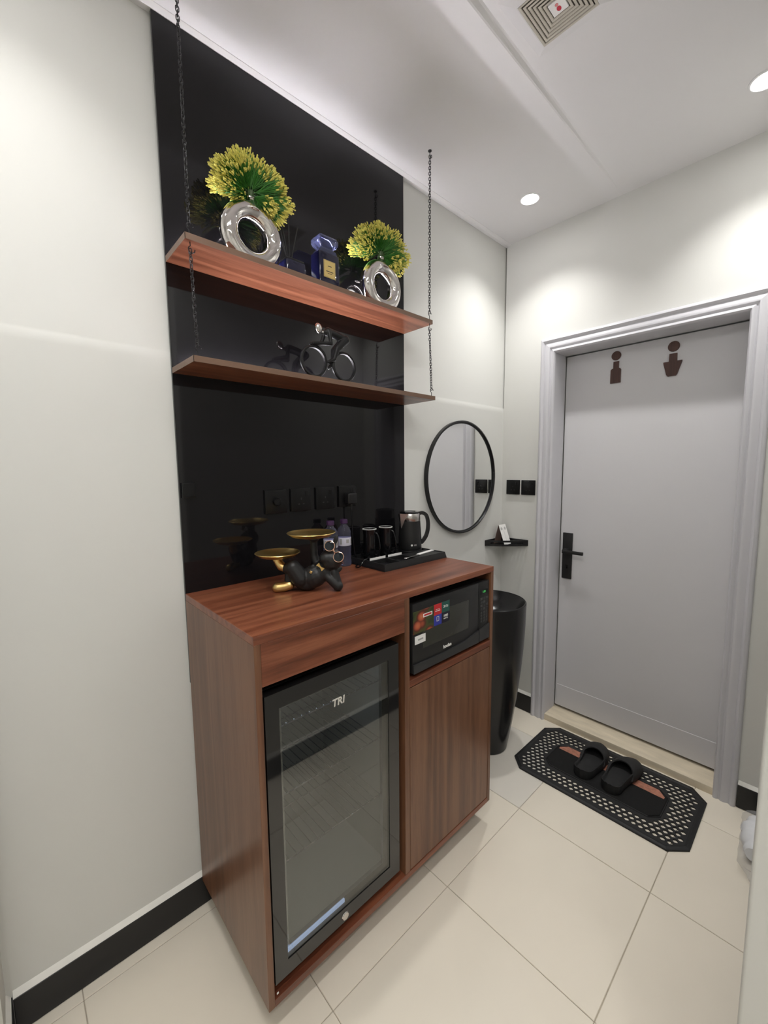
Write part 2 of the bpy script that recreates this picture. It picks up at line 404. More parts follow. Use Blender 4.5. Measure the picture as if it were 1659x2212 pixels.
skirting('baseboard_near_left', 0.0, 0.12, YL + 0.0005, YL + 0.012)
skirting('baseboard_back', 0.0125, 0.232, -0.012, -0.0005)
skirting('baseboard_back_right', 1.191, XR - 0.0125, -0.012, -0.0005)
skirting('baseboard_right', XR - 0.012, XR - 0.0005, YR + 0.004, -0.0005)

# door with moulded casing, leaf, kick rail, handle and travertine threshold
dr = bpy.data.objects.new('door_1', None); COL.objects.link(dr); dr['kind'] = 'structure'; dr.location = (0.71, 0.0, 0.0)
dr.matrix_world = Matrix.Translation((0.71, 0, 0))
OX0, OX1, OZ = 0.2335, 1.1888, 2.182
pr = [(0.0, 0.0), (0.0, 0.016), (0.006, 0.022), (0.014, 0.024), (0.019, 0.020), (0.024, 0.014), (0.030, 0.016), (0.042, 0.021), (0.052, 0.020), (0.056, 0.014), (0.061, 0.013), (0.066, 0.019), (0.074, 0.021), (0.079, 0.016), (0.0815, 0.004), (0.0815, -0.05), (0.0815, -0.118)]
def casing(kind):
    b = MB(); vs, fs = [], []
    for u, dp in pr:
        if kind == 'L': a, c = (OX0 + u, -dp, 0.0), (OX0 + u, -dp, OZ - u)
        elif kind == 'R': a, c = (OX1 - u, -dp, 0.0), (OX1 - u, -dp, OZ - u)
        else: a, c = (OX0 + u, -dp, OZ - u), (OX1 - u, -dp, OZ - u)
        vs += [a, c]
    for i in range(len(pr) - 1): fs.append([2 * i, 2 * i + 1, 2 * i + 3, 2 * i + 2])
    return b.add(vs, fs)
part('casing_side', casing('L'), 'frame', dr, world=True, smooth=50)
part('casing_side', casing('R'), 'frame', dr, world=True, smooth=50)
part('casing_head', casing('H'), 'frame', dr, world=True, smooth=50)
LY = 0.122
leaf = part('door_leaf', MB().box(0.318, 1.105, LY, LY + 0.04, 0.048, 2.096, 0.002, 1), 'door', dr, world=True)
part('kick_rail', MB().box(0.330, 1.093, LY - 0.0018, LY + 0.001, 0.050, 0.182, 0.001, 1), 'door', dr, world=True)
part('threshold', MB().box(0.232, 1.190, -0.006, 0.17, -0.002, 0.036, 0.003, 2), 'marble', dr, world=True)
hd = part('door_handle', MB().box(0.335, 0.390, LY - 0.010, LY, 0.84, 1.108, 0.002, 2), 'black_matte', dr, world=True, label='black rectangular handle plate')
lv = MB().box(0.350, 0.376, LY - 0.048, LY - 0.010, 0.992, 1.018, 0.002).box(0.352, 0.468, LY - 0.058, LY - 0.044, 0.996, 1.014, 0.002)
lev = part('lever', lv, 'black_matte', dr, world=True); lev.parent = hd
lock = part('lock_cylinder', MB().box(0.356, 0.369, LY - 0.013, LY - 0.009, 0.90, 0.922, 0.001), 'black_gloss', dr, world=True); lock.parent = hd
hd_children = (lev, lock)

# ================================================================== LAMPS
def downlight(x, y, label, power=DOWN_W):
    z = H if x < 0.6 else ch(y)
    t = thing('recessed_spotlight', label, 'ceiling light', (x, y, z), 0, 'recessed ceiling spotlights')
    part('trim_ring', MB().lathe([(0.033, 0.0), (0.041, -0.0045), (0.046, -0.003), (0.047, 0.0), (0.033, 0.002)], seg=36, cap=False), 'lamp_ring', t)
    part('lens', MB().lathe([(0.0, -0.0015), (0.03, -0.0015), (0.0345, 0.0)], seg=32, cap=False), 'lamp', t)
    l = bpy.data.lights.new('spot', 'SPOT'); l.energy = power; l.color = LAMP_COL; l.spot_size = R(112); l.spot_blend = 1.0; l.shadow_soft_size = 0.03
    lo = bpy.data.objects.new('spot', l); COL.objects.link(lo); lo.parent = t; lo.location = (0, 0, -0.006)
    return t
downlight(0.300, -0.300, 'small round recessed spotlight in the lower ceiling strip by the corner above the mirror')
downlight(1.135, -0.283, 'small round recessed spotlight in the raised ceiling above the door')
downlight(0.300, -2.20, 'small recessed spotlight in the lower ceiling strip over the bare left wall', 7.0)
downlight(1.135, -2.05, 'small round recessed spotlight in the raised ceiling over the entrance end of the passage', 10.0)
downlight(2.20, -2.60, 'small round fill spotlight added unseen over the open area past the bare wall corner')  # added spot, out of view, extra light from the area behind

M['tube'] = mat('fill_diffuser', (1, 1, 1), 0.5, emit=(1.0, 0.985, 0.97), estr=FILL_W)
def fill_light(x, y0, y1, label):  # fittings added out of view to lift the ambient light in the passage
    z = ch((y0 + y1) / 2)
    t = thing('fill_light', label, 'ceiling light', (x, (y0 + y1) / 2, z), 0, 'added fill lights'); h = (y1 - y0) / 2
    part('housing', MB().box(-0.06, 0.06, -h - 0.01, h + 0.01, -0.03, 0.001, 0.003, 1), 'lamp_ring', t)
    part('diffuser', MB().box(-0.05, 0.05, -h, h, -0.0335, -0.0302), 'tube', t)
fill_light(1.16, -2.55, -1.62, 'long slim white fill light added unseen over the passage entrance')
fill_light(2.0, -3.3, -2.0, 'long slim white fill light added unseen over the open area past the wall corner')

# square ceiling air diffuser
vx, vy = 0.765, -1.018; vz = ch(vy)
vt = thing('air_vent', 'square ceiling air diffuser with concentric louvres and a white centre sticker', 'vent', (vx, vy, vz))
def ring4(b, h0, z0, h1, z1, th=0.0016):
    for (a0, a1) in ((0, 1), (1, 2), (2, 3), (3, 0)):
        c = [(-1, -1), (1, -1), (1, 1), (-1, 1)]
        p, q = c[a0], c[a1]
        b.add([(p[0] * h0, p[1] * h0, z0), (q[0] * h0, q[1] * h0, z0), (q[0] * h1, q[1] * h1, z1), (p[0] * h1, p[1] * h1, z1),
               (p[0] * (h0 - th), p[1] * (h0 - th), z0 + th), (q[0] * (h0 - th), q[1] * (h0 - th), z0 + th), (q[0] * (h1 - th), q[1] * (h1 - th), z1 + th), (p[0] * (h1 - th), p[1] * (h1 - th), z1 + th)],
              [[0, 1, 2, 3], [4, 7, 6, 5], [0, 4, 5, 1], [3, 2, 6, 7], [0, 3, 7, 4], [1, 5, 6, 2]])
    return b
col_b = MB(); 
c4 = [(-1, -1), (1, -1), (1, 1), (-1, 1)]
col_b.add([(a * 0.127, c * 0.127, 0.004) for a, c in c4] + [(a * 0.083, c * 0.083, -0.012) for a, c in c4] + [(a * 0.080, c * 0.080, -0.012) for a, c in c4] + [(a * 0.080, c * 0.080, 0.004) for a, c in c4],
          [[k * 4 + i, k * 4 + (i + 1) % 4, k * 4 + 4 + (i + 1) % 4, k * 4 + 4 + i] for k in range(3) for i in range(4)])
part('plaster_collar', col_b, 'ceiling', vt, smooth=0)
part('shaft', MB().box(-0.0795, 0.0795, -0.0795, 0.0795, -0.002, 0.004), 'vent_dark', vt)
for k in range(6):
    h = 0.0795 - k * 0.0098
    part('louvre', ring4(MB(), h, -0.0125, h - 0.0055, -0.0125), 'vent', vt, smooth=0)
ctr = part('centre_plate', MB().box(-0.021, 0.021, -0.021, 0.021, -0.013, -0.004, 0.001, 1), 'white', vt)
part('red_mark', MB().prism([(0.006 * math.cos(a), 0.005 + 0.0075 * math.sin(a)) for a in [TAU * i / 14 for i in range(14)]], -0.0136, -0.0128), 'red_print', vt).parent = ctr
part('red_mark', MB().prism([(0.0045 * math.cos(a) - 0.001, -0.0085 + 0.0045 * math.sin(a)) for a in [TAU * i / 12 for i in range(12)]], -0.0136, -0.0128), mat('red_print_faded', (0.6, 0.22, 0.22), 0.5), vt).parent = ctr

# ================================================================== BLACK PANEL, SHELVES, CHAINS
Y0, Y1 = -1.862, -0.870
pn = part('wall_panel', MB().box(0.0003, PX, Y0, Y1, 0.798, H - 0.011, 0.001, 1), 'panel')
struct('trim_1', MB().prism([(-0.006, H - 0.0105), (PX + 0.001, H - 0.0105), (PX + 0.013, H - 0.002), (PX + 0.013, H + 0.002), (-0.006, H + 0.002)], YL, 0.0, axis=1), 'ceiling', smooth=0)
tag(pn, 'tall glossy black wall panel behind the shelves and cabinet', 'panel')

def shelf(z, depth, label):
    t = thing('floating_shelf', label, 'shelf', (PX, (Y0 + Y1) / 2, z - 0.016))
    part('board', MB().box(PX + 0.0005, depth - 0.001, Y0 + 0.001, Y1 - 0.001, z - 0.016, z, 0.0004, 1), 'wood_shelf', t, world=True)
    part('edge_band', MB().box(depth - 0.0012, depth, Y0, Y1, z - 0.0162, z + 0.0002), 'wood_edge', t, world=True)
    part('edge_band', MB().box(PX + 0.0005, depth, Y0, Y0 + 0.0012, z - 0.0162, z + 0.0002), 'wood_edge', t, world=True)
    part('edge_band', MB().box(PX + 0.0005, depth, Y1 - 0.0012, Y1, z - 0.0162, z + 0.0002), 'wood_edge', t, world=True)
    return t
Z1, Z2 = 2.108, 1.792; D1, D2 = 0.182, 0.198
shelf(Z1, D1, 'upper walnut shelf carrying the two vases, hung on chains over the black panel')
shelf(Z2, D2, 'lower walnut shelf carrying the cyclist figure, hung on chains over the black panel')
for z, lab in ((Z1, 'thin white light tape lying along the back of the upper shelf'), (Z2, 'thin white light tape lying along the back of the lower shelf')):
    t = thing('light_tape', lab, 'light strip', (PX + 0.012, -1.366, z))
    part('tape', MB().box(-0.006, 0.006, -0.47, 0.47, 0.0002, 0.0016), 'white', t)
    part('diodes', MB().box(-0.004, 0.004, -0.465, 0.465, 0.0016, 0.0032), 'led' if z == Z1 else 'led_low', t)

# chains: links too fine to pick apart, hooks as parts
def link_ring(b, c, L, W_, wire, ang):
    pts = []
    hl = L / 2 - W_ / 2
    for i in range(6): a = PI * i / 5; pts.append((W_ / 2 * math.cos(a), 0, hl + W_ / 2 * math.sin(a)))
    for i in range(6): a = PI + PI * i / 5; pts.append((W_ / 2 * math.cos(a), 0, -hl + W_ / 2 * math.sin(a)))
    b.tube(pts, wire, 5, closed=True, mt=Matrix.Translation(c) @ Matrix.Rotation(ang, 4, 'Z'))
def chain(name, label, top, bot, hook_top, hook_bot, tw):
    t = thing(name, label, 'chain', bot, 0, 'black hanging chains')
    a, b = Vector(top), Vector(bot); a2 = a - Vector((0, 0, 0.024)); b2 = b + Vector((0, 0, 0.030)); n = max(3, round((a2.z - b2.z) / 0.0104))
    mb = MB()
    for i in range(n + 1):
        p = a2.lerp(b2, i / n)
        link_ring(mb, p, 0.0148, 0.0078, 0.00125, (i % 2) * PI / 2 + tw + 0.35 * math.sin(i * 0.45 + tw * 3))
    part('links', mb, 'chain', t, world=True, stuff=True)
    s = MB()
    if hook_top == 'ceiling':
        s.lathe([(0.0075, 0.0), (0.0075, -0.003), (0.003, -0.006)], a, 14)
        s.tube([a + Vector(v) for v in ((0, 0, -0.004), (0, 0, -0.012))] + [a + Vector((0, 0.006 + 0.006 * math.cos(q), -0.018 + 0.006 * math.sin(q))) for q in [PI - PI * 1.4 * k / 10 * -1 for k in range(11)]], 0.0016, 6)
    else:
        s.tube([a + Vector((0, 0, 0.001)), a + Vector((0, 0.0008, -0.010))] + [a + Vector((0, 0.0085 * math.cos(q) + 0.004, -0.0185 + 0.0085 * math.sin(q))) for q in [R(135) + R(235) * k / 12 for k in range(13)]], 0.0014, 6)
    part('upper_hook', s, 'chain', t, world=True)
    s = MB().tube([b + Vector((0, 0, -0.0008)), b + Vector((0, 0, 0.014))] + [b + Vector((0, 0.0085 * math.cos(q) + 0.002, 0.0235 + 0.0085 * math.sin(q))) for q in [R(235) - R(235) * k / 12 for k in range(13)]], 0.0014, 6)
    part('lower_hook', s, 'chain', t, world=True)
    return t
cxl, cyl, cyr = 0.170, -1.846, -0.886
chain('hanging_chain', 'black chain from ceiling to upper shelf at its vase end over the bare near wall', (cxl, cyl, H), (cxl, cyl, Z1), 'ceiling', 'shelf', 0.2)
chain('hanging_chain', 'black chain from ceiling to upper shelf at the end nearest the mirror', (0.178, cyr, H), (0.178, cyr, Z1), 'ceiling', 'shelf', 0.9)
chain('hanging_chain', 'short black chain joining both shelves at their end away from the mirror', (cxl, cyl, Z1 - 0.016), (0.184, cyl, Z2), 'shelf', 'shelf', 0.5)
chain('hanging_chain', 'short black chain joining both shelves at their end nearest the mirror', (0.178, cyr, Z1 - 0.016), (0.190, cyr, Z2), 'shelf', 'shelf', 1.3)

# ================================================================== CABINET, FRIDGE, MICROWAVE
CX, CB, CT = 0.490, 0.093, 1.097
CY0, CY1 = -1.863, -0.855
cbn = thing('cabinet', 'wall-hung walnut cabinet holding the glass-door fridge and microwave', 'cabinet', (0.25, (CY0 + CY1) / 2, CB))
E_ = 0.0006
def cp(name, *a, m='wood_z', bev=0.0008): return part(name, MB().box(*a, bev, 1), m, cbn, world=True)
cp('top_panel', PX, CX, CY0, CY1, CT - 0.021, CT, m='wood_y')
cp('side_panel', PX, CX, CY0, CY0 + 0.017, CB, CT - 0.0212)
cp('side_panel', PX, CX, CY1 - 0.017, CY1, CB, CT - 0.0212)
cp('divider', PX, CX, -1.360, -1.338, CB + 0.0215, CT - 0.0212)
cp('bottom_panel', PX, CX, CY0 + 0.0172, CY1 - 0.0172, CB, CB + 0.021, m='wood_y')
cp('apron', CX - 0.019, CX - 0.0001, CY0 + 0.0172, -1.3602, 0.968, CT - 0.0212, m='wood_y')
cp('microwave_shelf', PX, CX, -1.3378, CY1 - 0.0172, 0.774, 0.797, m='wood_y')
cp('back_panel', PX, PX + 0.004, CY0 + 0.0172, CY1 - 0.0172, CB + 0.0215, CT - 0.0215)
dpan = cp('cabinet_door', CX - 0.020, CX - 0.001, -1.3355, CY1 - 0.0195, CB + 0.0235, 0.7705)
part('scratch_chip', MB().box(CX - 0.0015, CX + 0.0002, -1.84, -1.835, 0.125, 0.129), 'caulk', cbn, world=True)

# fridge
fr = thing('mini_fridge', 'black glass-door mini fridge built into the cabinet', 'fridge', (0.25, -1.607, CB + 0.0212))
FY0, FY1, FZ0, FZ1 = -1.838, -1.380, 0.140, 0.936
bd = MB().box(0.06, 0.445, FY0, FY0 + 0.02, FZ0, FZ1).box(0.06, 0.445, FY1 - 0.02, FY1, FZ0, FZ1).box(0.06, 0.445, FY0 + 0.02, FY1 - 0.02, FZ1 - 0.02, FZ1).box(0.06, 0.445, FY0 + 0.02, FY1 - 0.02, FZ0, FZ0 + 0.02).box(0.06, 0.075, FY0 + 0.02, FY1 - 0.02, FZ0 + 0.02, FZ1 - 0.02)
body = part('body', bd, 'black_plastic', fr, world=True)
part('liner', MB().box(0.0755, 0.079, FY0 + 0.021, FY1 - 0.021, FZ0 + 0.021, FZ1 - 0.021).box(0.08, 0.44, FY0 + 0.0205, FY0 + 0.0225, FZ0 + 0.021, FZ1 - 0.021).box(0.08, 0.44, FY1 - 0.0225, FY1 - 0.0205, FZ0 + 0.021, FZ1 - 0.021).box(0.08, 0.44, FY0 + 0.023, FY1 - 0.023, FZ0 + 0.0205, FZ0 + 0.0225), 'liner', fr, world=True)
for y in (FY0 + 0.05, FY1 - 0.05):
    for x in (0.10, 0.40): part('foot', MB().lathe([(0.014, 0), (0.014, 0.0265)], (x, y, CB + 0.0212), 14), 'black_plastic', fr, world=True)
GY0, GY1, GZ0, GZ1 = -1.800, -1.424, 0.184, 0.893
DXF, DXB = 0.481, 0.449
fd = MB().box(DXB, DXF, FY0, GY0, FZ0, FZ1).box(DXB, DXF, GY1, FY1, FZ0, FZ1).box(DXB, DXF, GY0, GY1, FZ0, GZ0).box(DXB, DXF, GY0, GY1, GZ1, FZ1, 0.0)
fdo = part('fridge_door', fd, mat('fridge_door_black_glass', (0.012, 0.012, 0.0125), 0.05, spec=0.9), fr, world=True)
def sub(o, p): o.parent = p; return o
sub(part('glass_pane', MB().box(DXF - 0.006, DXF - 0.002, GY0, GY1, GZ0, GZ1), 'pane', fr, world=True, smooth=0), fdo)
sp = MB().box(DXB + 0.002, DXB + 0.014, GY0, GY0 + 0.014, GZ0, GZ1).box(DXB + 0.002, DXB + 0.014, GY1 - 0.014, GY1, GZ0, GZ1).box(DXB + 0.002, DXB + 0.014, GY0 + 0.014, GY1 - 0.014, GZ0, GZ0 + 0.014).box(DXB + 0.002, DXB + 0.014, GY0 + 0.014, GY1 - 0.014, GZ1 - 0.014, GZ1)
sub(part('spacer_frame', sp, 'alu', fr, world=True), fdo)
lk = part('door_lock', MB().lathe([(0.0, 0.0035), (0.006, 0.0035), (0.0105, 0.003), (0.0125, 0.0)], seg=26, cap=False, mt=Matrix.Translation((DXF, -1.609, 0.158)) @ Matrix.Rotation(PI / 2, 4, 'Y')), 'chrome', fr, world=True)
sub(lk, fdo)
text('brand_text', 'TRI', 0.030, (DXF - 0.0015, -1.617, 0.836), mat('fridge_print', (0.62, 0.60, 0.54), 0.5), fr, bold=0.0007, shear=0.12).parent = fdo
part('interior_lamp', MB().box(0.415, 0.437, FY0 + 0.04, FY1 - 0.16, FZ1 - 0.027, FZ1 - 0.0205), mat('fridge_lamp', (1, 1, 1), 0.5, emit=(0.70, 0.82, 1.0), estr=3.0), fr, world=True)
part('spacer_glint', MB().box(DXB + 0.0142, DXB + 0.018, GY0 + 0.003, -1.600, GZ0 + 0.001, GZ0 + 0.012), mat('glint_glow', (0.5, 0.55, 0.6), 0.4, emit=(0.45, 0.62, 1.0), estr=0.28), fr, world=True)  # bluish glint on the lower spacer, put in as a glowing strip
for z in (0.80, 0.60, 0.40):
    rk = MB()
    for x in (0.10, 0.25, 0.42): rk.tube([(x, FY0 + 0.024, z), (x, FY1 - 0.024, z)], 0.0022, 6)
    for i in range(17):
        y = FY0 + 0.035 + i * (FY1 - FY0 - 0.07) / 16; rk.tube([(0.095, y, z + 0.0035), (0.425, y, z + 0.0035), (0.430, y, z + 0.012)], 0.0014, 5)
    part('wire_rack', rk, 'wire', fr, world=True)

# microwave
MX = 0.4845
mw = thing('microwave', 'compact black microwave with food stickers in the cabinet bay', 'microwave', (0.27, -1.093, 0.797))
MY0, MY1, MZ0, MZ1 = -1.318, -0.876, 0.810, 1.046
part('case', MB().box(0.06, MX - 0.022, MY0 + 0.004, MY1 - 0.004, MZ0, MZ1 - 0.002, 0.003), 'black_plastic', mw, world=True)
for y in (MY0 + 0.05, MY1 - 0.05):
    for x in (0.12, 0.42): part('foot', MB().lathe([(0.012, 0), (0.012, 0.0135)], (x, y, 0.797), 12), 'black_plastic', mw, world=True)
SEAM = -0.948
mdoor = part('microwave_door', MB().box(MX - 0.0215, MX, MY0, SEAM - 0.001, MZ0, MZ1, 0.003), 'black_plastic', mw, world=True)
wn = MB().box(MX - 0.002, MX + 0.0008, -1.268, -1.012, 0.885, 0.995, 0.001)
sub(part('window', wn, mat('microwave_window', (0.035, 0.036, 0.030), 0.22), mw, world=True), mdoor)
# lower bowed lip of door and control side
lp = [(MY0 + 0.001, 0.842), (MY0 + 0.15, 0.838), (MY0 + 0.28, 0.842), (SEAM - 0.002, 0.859), (SEAM - 0.002, MZ0 + 0.001), (MY0 + 0.001, MZ0 + 0.001)]
sub(part('door_lip', MB().prism(lp, MX - 0.001, MX + 0.005, axis=0), 'dark_grey', mw, world=True, smooth=0), mdoor)
ctl = part('control_panel', MB().box(MX - 0.0215, MX, SEAM + 0.001, MY1, MZ0, MZ1, 0.003), 'black_plastic', mw, world=True)
sub(part('button_bar', MB().prism([(SEAM + 0.003, 0.860), (MY1 - 0.002, 0.872), (MY1 - 0.002, MZ0 + 0.002), (SEAM + 0.003, MZ0 + 0.002)], MX - 0.001, MX + 0.0045, axis=0), 'dark_grey', mw, world=True, smooth=0), ctl)
sub(part('display', MB().box(MX - 0.001, MX + 0.0006, -0.935, -0.886, 0.997, 1.014), 'black_gloss', mw, world=True), ctl)
text('digits', '1:20', 0.012, (MX + 0.0011, -0.913, 1.0055), 'green_led', mw).parent = ctl
for r_ in range(4):
    for c_ in range(3):
        sub(part('key', MB().box(MX - 0.001, MX + 0.0012, -0.936 + c_ * 0.0185, -0.936 + c_ * 0.0185 + 0.014, 0.974 - r_ * 0.0135, 0.983 - r_ * 0.0135, 0.0005, 1), 'dark_grey' if (r_ + c_) % 2 else mat('key_grey', (0.06, 0.06, 0.06), 0.4), mw, world=True), ctl)
for r_ in range(4):
    for c_ in range(3):
        sub(part('key', MB().lathe([(0.0045, 0), (0.0045, 0.0012)], seg=12, mt=Matrix.Translation((MX, -0.929 + c_ * 0.0185, 0.9235 - r_ * 0.0115)) @ Matrix.Rotation(PI / 2, 4, 'Y')), mat('key_grey', (0.06, 0.06, 0.06), 0.4), mw, world=True), ctl)
text('brand_text', 'koolen', 0.0165, (MX + 0.0008, -1.138, 0.8560), 'white_print', mw, bold=0.0006).parent = mdoor
# stickers on the door
def stk(name, y0, y1, z0, z1, m, d=0.0012): return sub(part(name, MB().box(MX - 0.0005, MX + d, y0, y1, z0, z1), m, mw, world=True, smooth=0), mdoor)
stk('food_sticker', -1.316, -1.213, 0.944, 1.020, 'food')
stk('sticker', -1.213, -1.172, 0.983, 1.021, 'st_red'); stk('sticker', -1.172, -1.128, 0.983, 1.021, 'st_green')
stk('sticker', -1.213, -1.172, 0.946, 0.983, 'st_blue'); stk('sticker', -1.172, -1.128, 0.946, 0.983, 'st_dark')
stk('barcode_label', -1.308, -1.256, 0.908, 0.936, 'white'); stk('barcode', -1.293, -1.268, 0.919, 0.9245, 'grey_print', 0.0015)
text('sticker_text', '20 Lt', 0.0125, (MX + 0.0016, -1.150, 1.004), 'white_print', mw).parent = mdoor
text('sticker_text', '1000', 0.0125, (MX + 0.0016, -1.150, 0.970), 'white_print', mw).parent = mdoor
text('sticker_text', 'WATTS', 0.007, (MX + 0.0016, -1.150, 0.960), 'white_print', mw).parent = mdoor
stk('red_banner', -1.268, -1.222, 0.992, 1.004, 'white', 0.0016); stk('red_banner_stripe', -1.264, -1.227, 0.9955, 1.0015, 'st_red', 0.0020)
stk('white_line', -1.206, -1.180, 0.996, 0.9985, 'white_print', 0.0015); stk('white_line', -1.203, -1.183, 1.002, 1.0035, 'white_print', 0.0015)
for a in ((-1.199, -1.197, 0.960, 0.977), (-1.188, -1.186, 0.960, 0.977), (-1.199, -1.186, 0.960, 0.962), (-1.199, -1.186, 0.975, 0.977)): stk('icon_bar', *a, 'white_print', 0.0015)

# ================================================================== SOCKETS
SB = Matrix(((0, 0, 1), (1, 0, 0), (0, 1, 0))).to_4x4()      # local x->y, y->z, z->x : plate facing +x
SK = Matrix(((1, 0, 0), (0, 0, -1), (0, 1, 0))).to_4x4()     # plate facing -y
def plate(name, label, cat, at, base, kind, group):
    t = thing(name, label, cat, at, 0, group)
    part('face_plate', MB().box(-0.043, 0.043, -0.043, 0.043, 0.0, 0.009, 0.002, 2, mt=base), 'plate', t)
    if kind == 'dimmer':
        part('knob', MB().lathe([(0.0145, 0.009), (0.014, 0.022), (0.012, 0.0245), (0.0, 0.0245)], seg=28, mt=base, cap=False), 'plate', t)
    else:
        part('rocker', MB().box(0.018, 0.030, 0.014, 0.032, 0.0085, 0.0115, 0.001, 1, mt=base), 'plate', t)
        for (u, v, a, b) in ((0, 0.004, 0.002, 0.004), (-0.010, -0.016, 0.0035, 0.002), (0.010, -0.016, 0.0035, 0.002)):
            part('pin_hole', MB().box(u - a, u + a, v - b, v + b, 0.0088, 0.0094, mt=base), 'dark_grey', t)
    return t
plate('dimmer_switch', 'black dimmer switch with round knob on the black panel', 'switch', (PX, -1.540, 1.370), SB, 'dimmer', 'black plates on the panel')
plate('wall_socket', 'empty black socket on the panel next to the dimmer knob', 'socket', (PX, -1.436, 1.372), SB, 'socket', 'black plates on the panel')
plate('wall_socket', 'empty black socket on the panel between two other sockets', 'socket', (PX, -1.326, 1.372), SB, 'socket', 'black plates on the panel')
plate('wall_socket', 'black socket on the panel with the kettle plug in it', 'socket', (PX, -1.216, 1.374), SB, 'socket', 'black plates on the panel')
plate('wall_socket', 'black socket on the door wall next to the room corner', 'socket', (0.077, -0.0003, 1.3685), SK, 'socket', 'black sockets on the door wall')
plate('wall_socket', 'black socket on the door wall next to the door frame', 'socket', (0.174, -0.0003, 1.3685), SK, 'socket', 'black sockets on the door wall')
t = thing('sensor_box', 'small plain black square box at the near edge of the black panel', 'wall control', (PX, -1.838, 1.424))
part('box', MB().box(0, 0.012, -0.0185, 0.0185, -0.0235, 0.0235, 0.002), 'plate', t)
part('cover', MB().box(0.012, 0.014, -0.015, 0.015, -0.020, 0.020, 0.0008, 1), 'plate', t)

# ================================================================== MIRROR, CORNER SHELF, BASIN
mr = thing('round_mirror', 'round wall mirror with thin black frame', 'mirror', (0.0, -0.419, 1.434))
tm = Matrix.Rotation(PI / 2, 4, 'Y')
part('frame', MB().lathe([(0.286, 0.001), (0.302, 0.001), (0.303, 0.022), (0.296, 0.024), (0.294, 0.014), (0.286, 0.012)], seg=96, mt=tm, cap=False), 'black_satin', mr)
part('glass', MB().lathe([(0.0, 0.0125), (0.2945, 0.0125)], seg=96, mt=tm, cap=False), 'mirror', mr)

cs = thing('corner_shelf', 'small black quarter-round metal shelf in the room corner', 'shelf', (0, 0, 1.024))
Rr = 0.180
def cpt(a, rad, z): return (0.001 + rad * math.cos(a), -0.001 - rad * math.sin(a), z)
def chord(t, rad, bulge):
    p, q = Vector((0.001 + rad, -0.002, 0)), Vector((0.002, -0.001 - rad, 0)); d = Vector((1, -1, 0)).normalized()
    return p.lerp(q, t) + d * bulge * math.sin(PI * t)
n = 24
def rail_band(z0, z1, i0, i1):
    vs = []; fs = []; b = MB(); k_ = i1 - i0
    for i in range(i0, i1 + 1):
        p = chord(i / n, Rr, 0.014); q = chord(i / n, Rr - 0.004, 0.013)
        vs += [(p.x, p.y, z0), (p.x, p.y, z1), (q.x, q.y, z1), (q.x, q.y, z0)]
    for i in range(k_):
        for k in range(4): fs.append([i * 4 + k, i * 4 + (k + 1) % 4, i * 4 + 4 + (k + 1) % 4, i * 4 + 4 + k])
    fs += [[0, 1, 2, 3], [k_ * 4 + k for k in range(4)]]
    return b.add(vs, fs)
part('front_rail', rail_band(0.0, 0.011, 0, n), 'black_satin', cs)
part('front_rail', rail_band(0.023, 0.034, 0, n), 'black_satin', cs)
part('rail_end', rail_band(0.011, 0.023, 0, 3), 'black_satin', cs); part('rail_end', rail_band(0.011, 0.023, n - 3, n), 'black_satin', cs)
part('wall_rail', MB().box(0.0008, 0.0035, -Rr, -0.001, 0, 0.034), 'black_satin', cs)
part('wall_rail', MB().box(0.004, Rr, -0.0035, -0.0008, 0, 0.034), 'black_satin', cs)
for i in range(8):                                     # slotted bottom
    d = 0.012 + i * 0.0232
    if d + 0.010 > Rr + 0.02: break
    s0, s1 = d, d + 0.0125
    q = lambda s: ((min(s, Rr) + 0.001, -0.0035 if s <= Rr else -0.0035 - (s - Rr)), (0.0035 if s <= Rr else 0.0035 + (s - Rr), -min(s, Rr) - 0.001))
    a, b_ = q(s0); c_, d_ = q(s1)
    part('slat', MB().prism([a, c_, d_, b_], 0.0, 0.003), 'black_satin', cs, smooth=0)
cdr = thing('tent_card', 'small white folded card with two grey dots standing on the corner shelf', 'card', (0.045, -0.058, 1.0275))
def leaf_slab(x0, z0, x1, z1, th, y0, y1):
    return MB().add([(x0, y0, z0), (x0, y1, z0), (x1, y1, z1), (x1, y0, z1), (x0 - th, y0, z0), (x0 - th, y1, z0), (x1 - th, y1, z1), (x1 - th, y0, z1)], [[0, 1, 2, 3], [4, 7, 6, 5], [0, 4, 5, 1], [1, 5, 6, 2], [2, 6, 7, 3], [3, 7, 4, 0]])
part('front_leaf', leaf_slab(-0.006, 0.116, 0.036, 0.0005, 0.0014, -0.036, 0.036), 'white', cdr, smooth=0)
part('back_leaf', leaf_slab(-0.0076, 0.115, -0.036, 0.0005, 0.0014, -0.036, 0.036), 'card_dark', cdr, smooth=0)
slope = math.atan2(0.042, 0.1155)
def on_leaf(u, v): return Matrix.Translation((-0.006 + 0.042 * v, u, 0.116 - 0.1155 * v)) @ Matrix.Rotation(PI / 2 - slope, 4, 'Y')
for u in (-0.018, 0.018): part('printed_dot', MB().lathe([(0.0095, -0.0005), (0.0095, 0.0006)], seg=20, mt=on_leaf(u, 0.2)), mat('card_grey', (0.45, 0.44, 0.43), 0.6), cdr)
part('printed_line', MB().box(-0.04, 0.04, -0.0008, 0.0008, -0.0004, 0.0005, mt=on_leaf(0.0, 0.5)), mat('card_line', (0.6, 0.59, 0.58), 0.6), cdr)

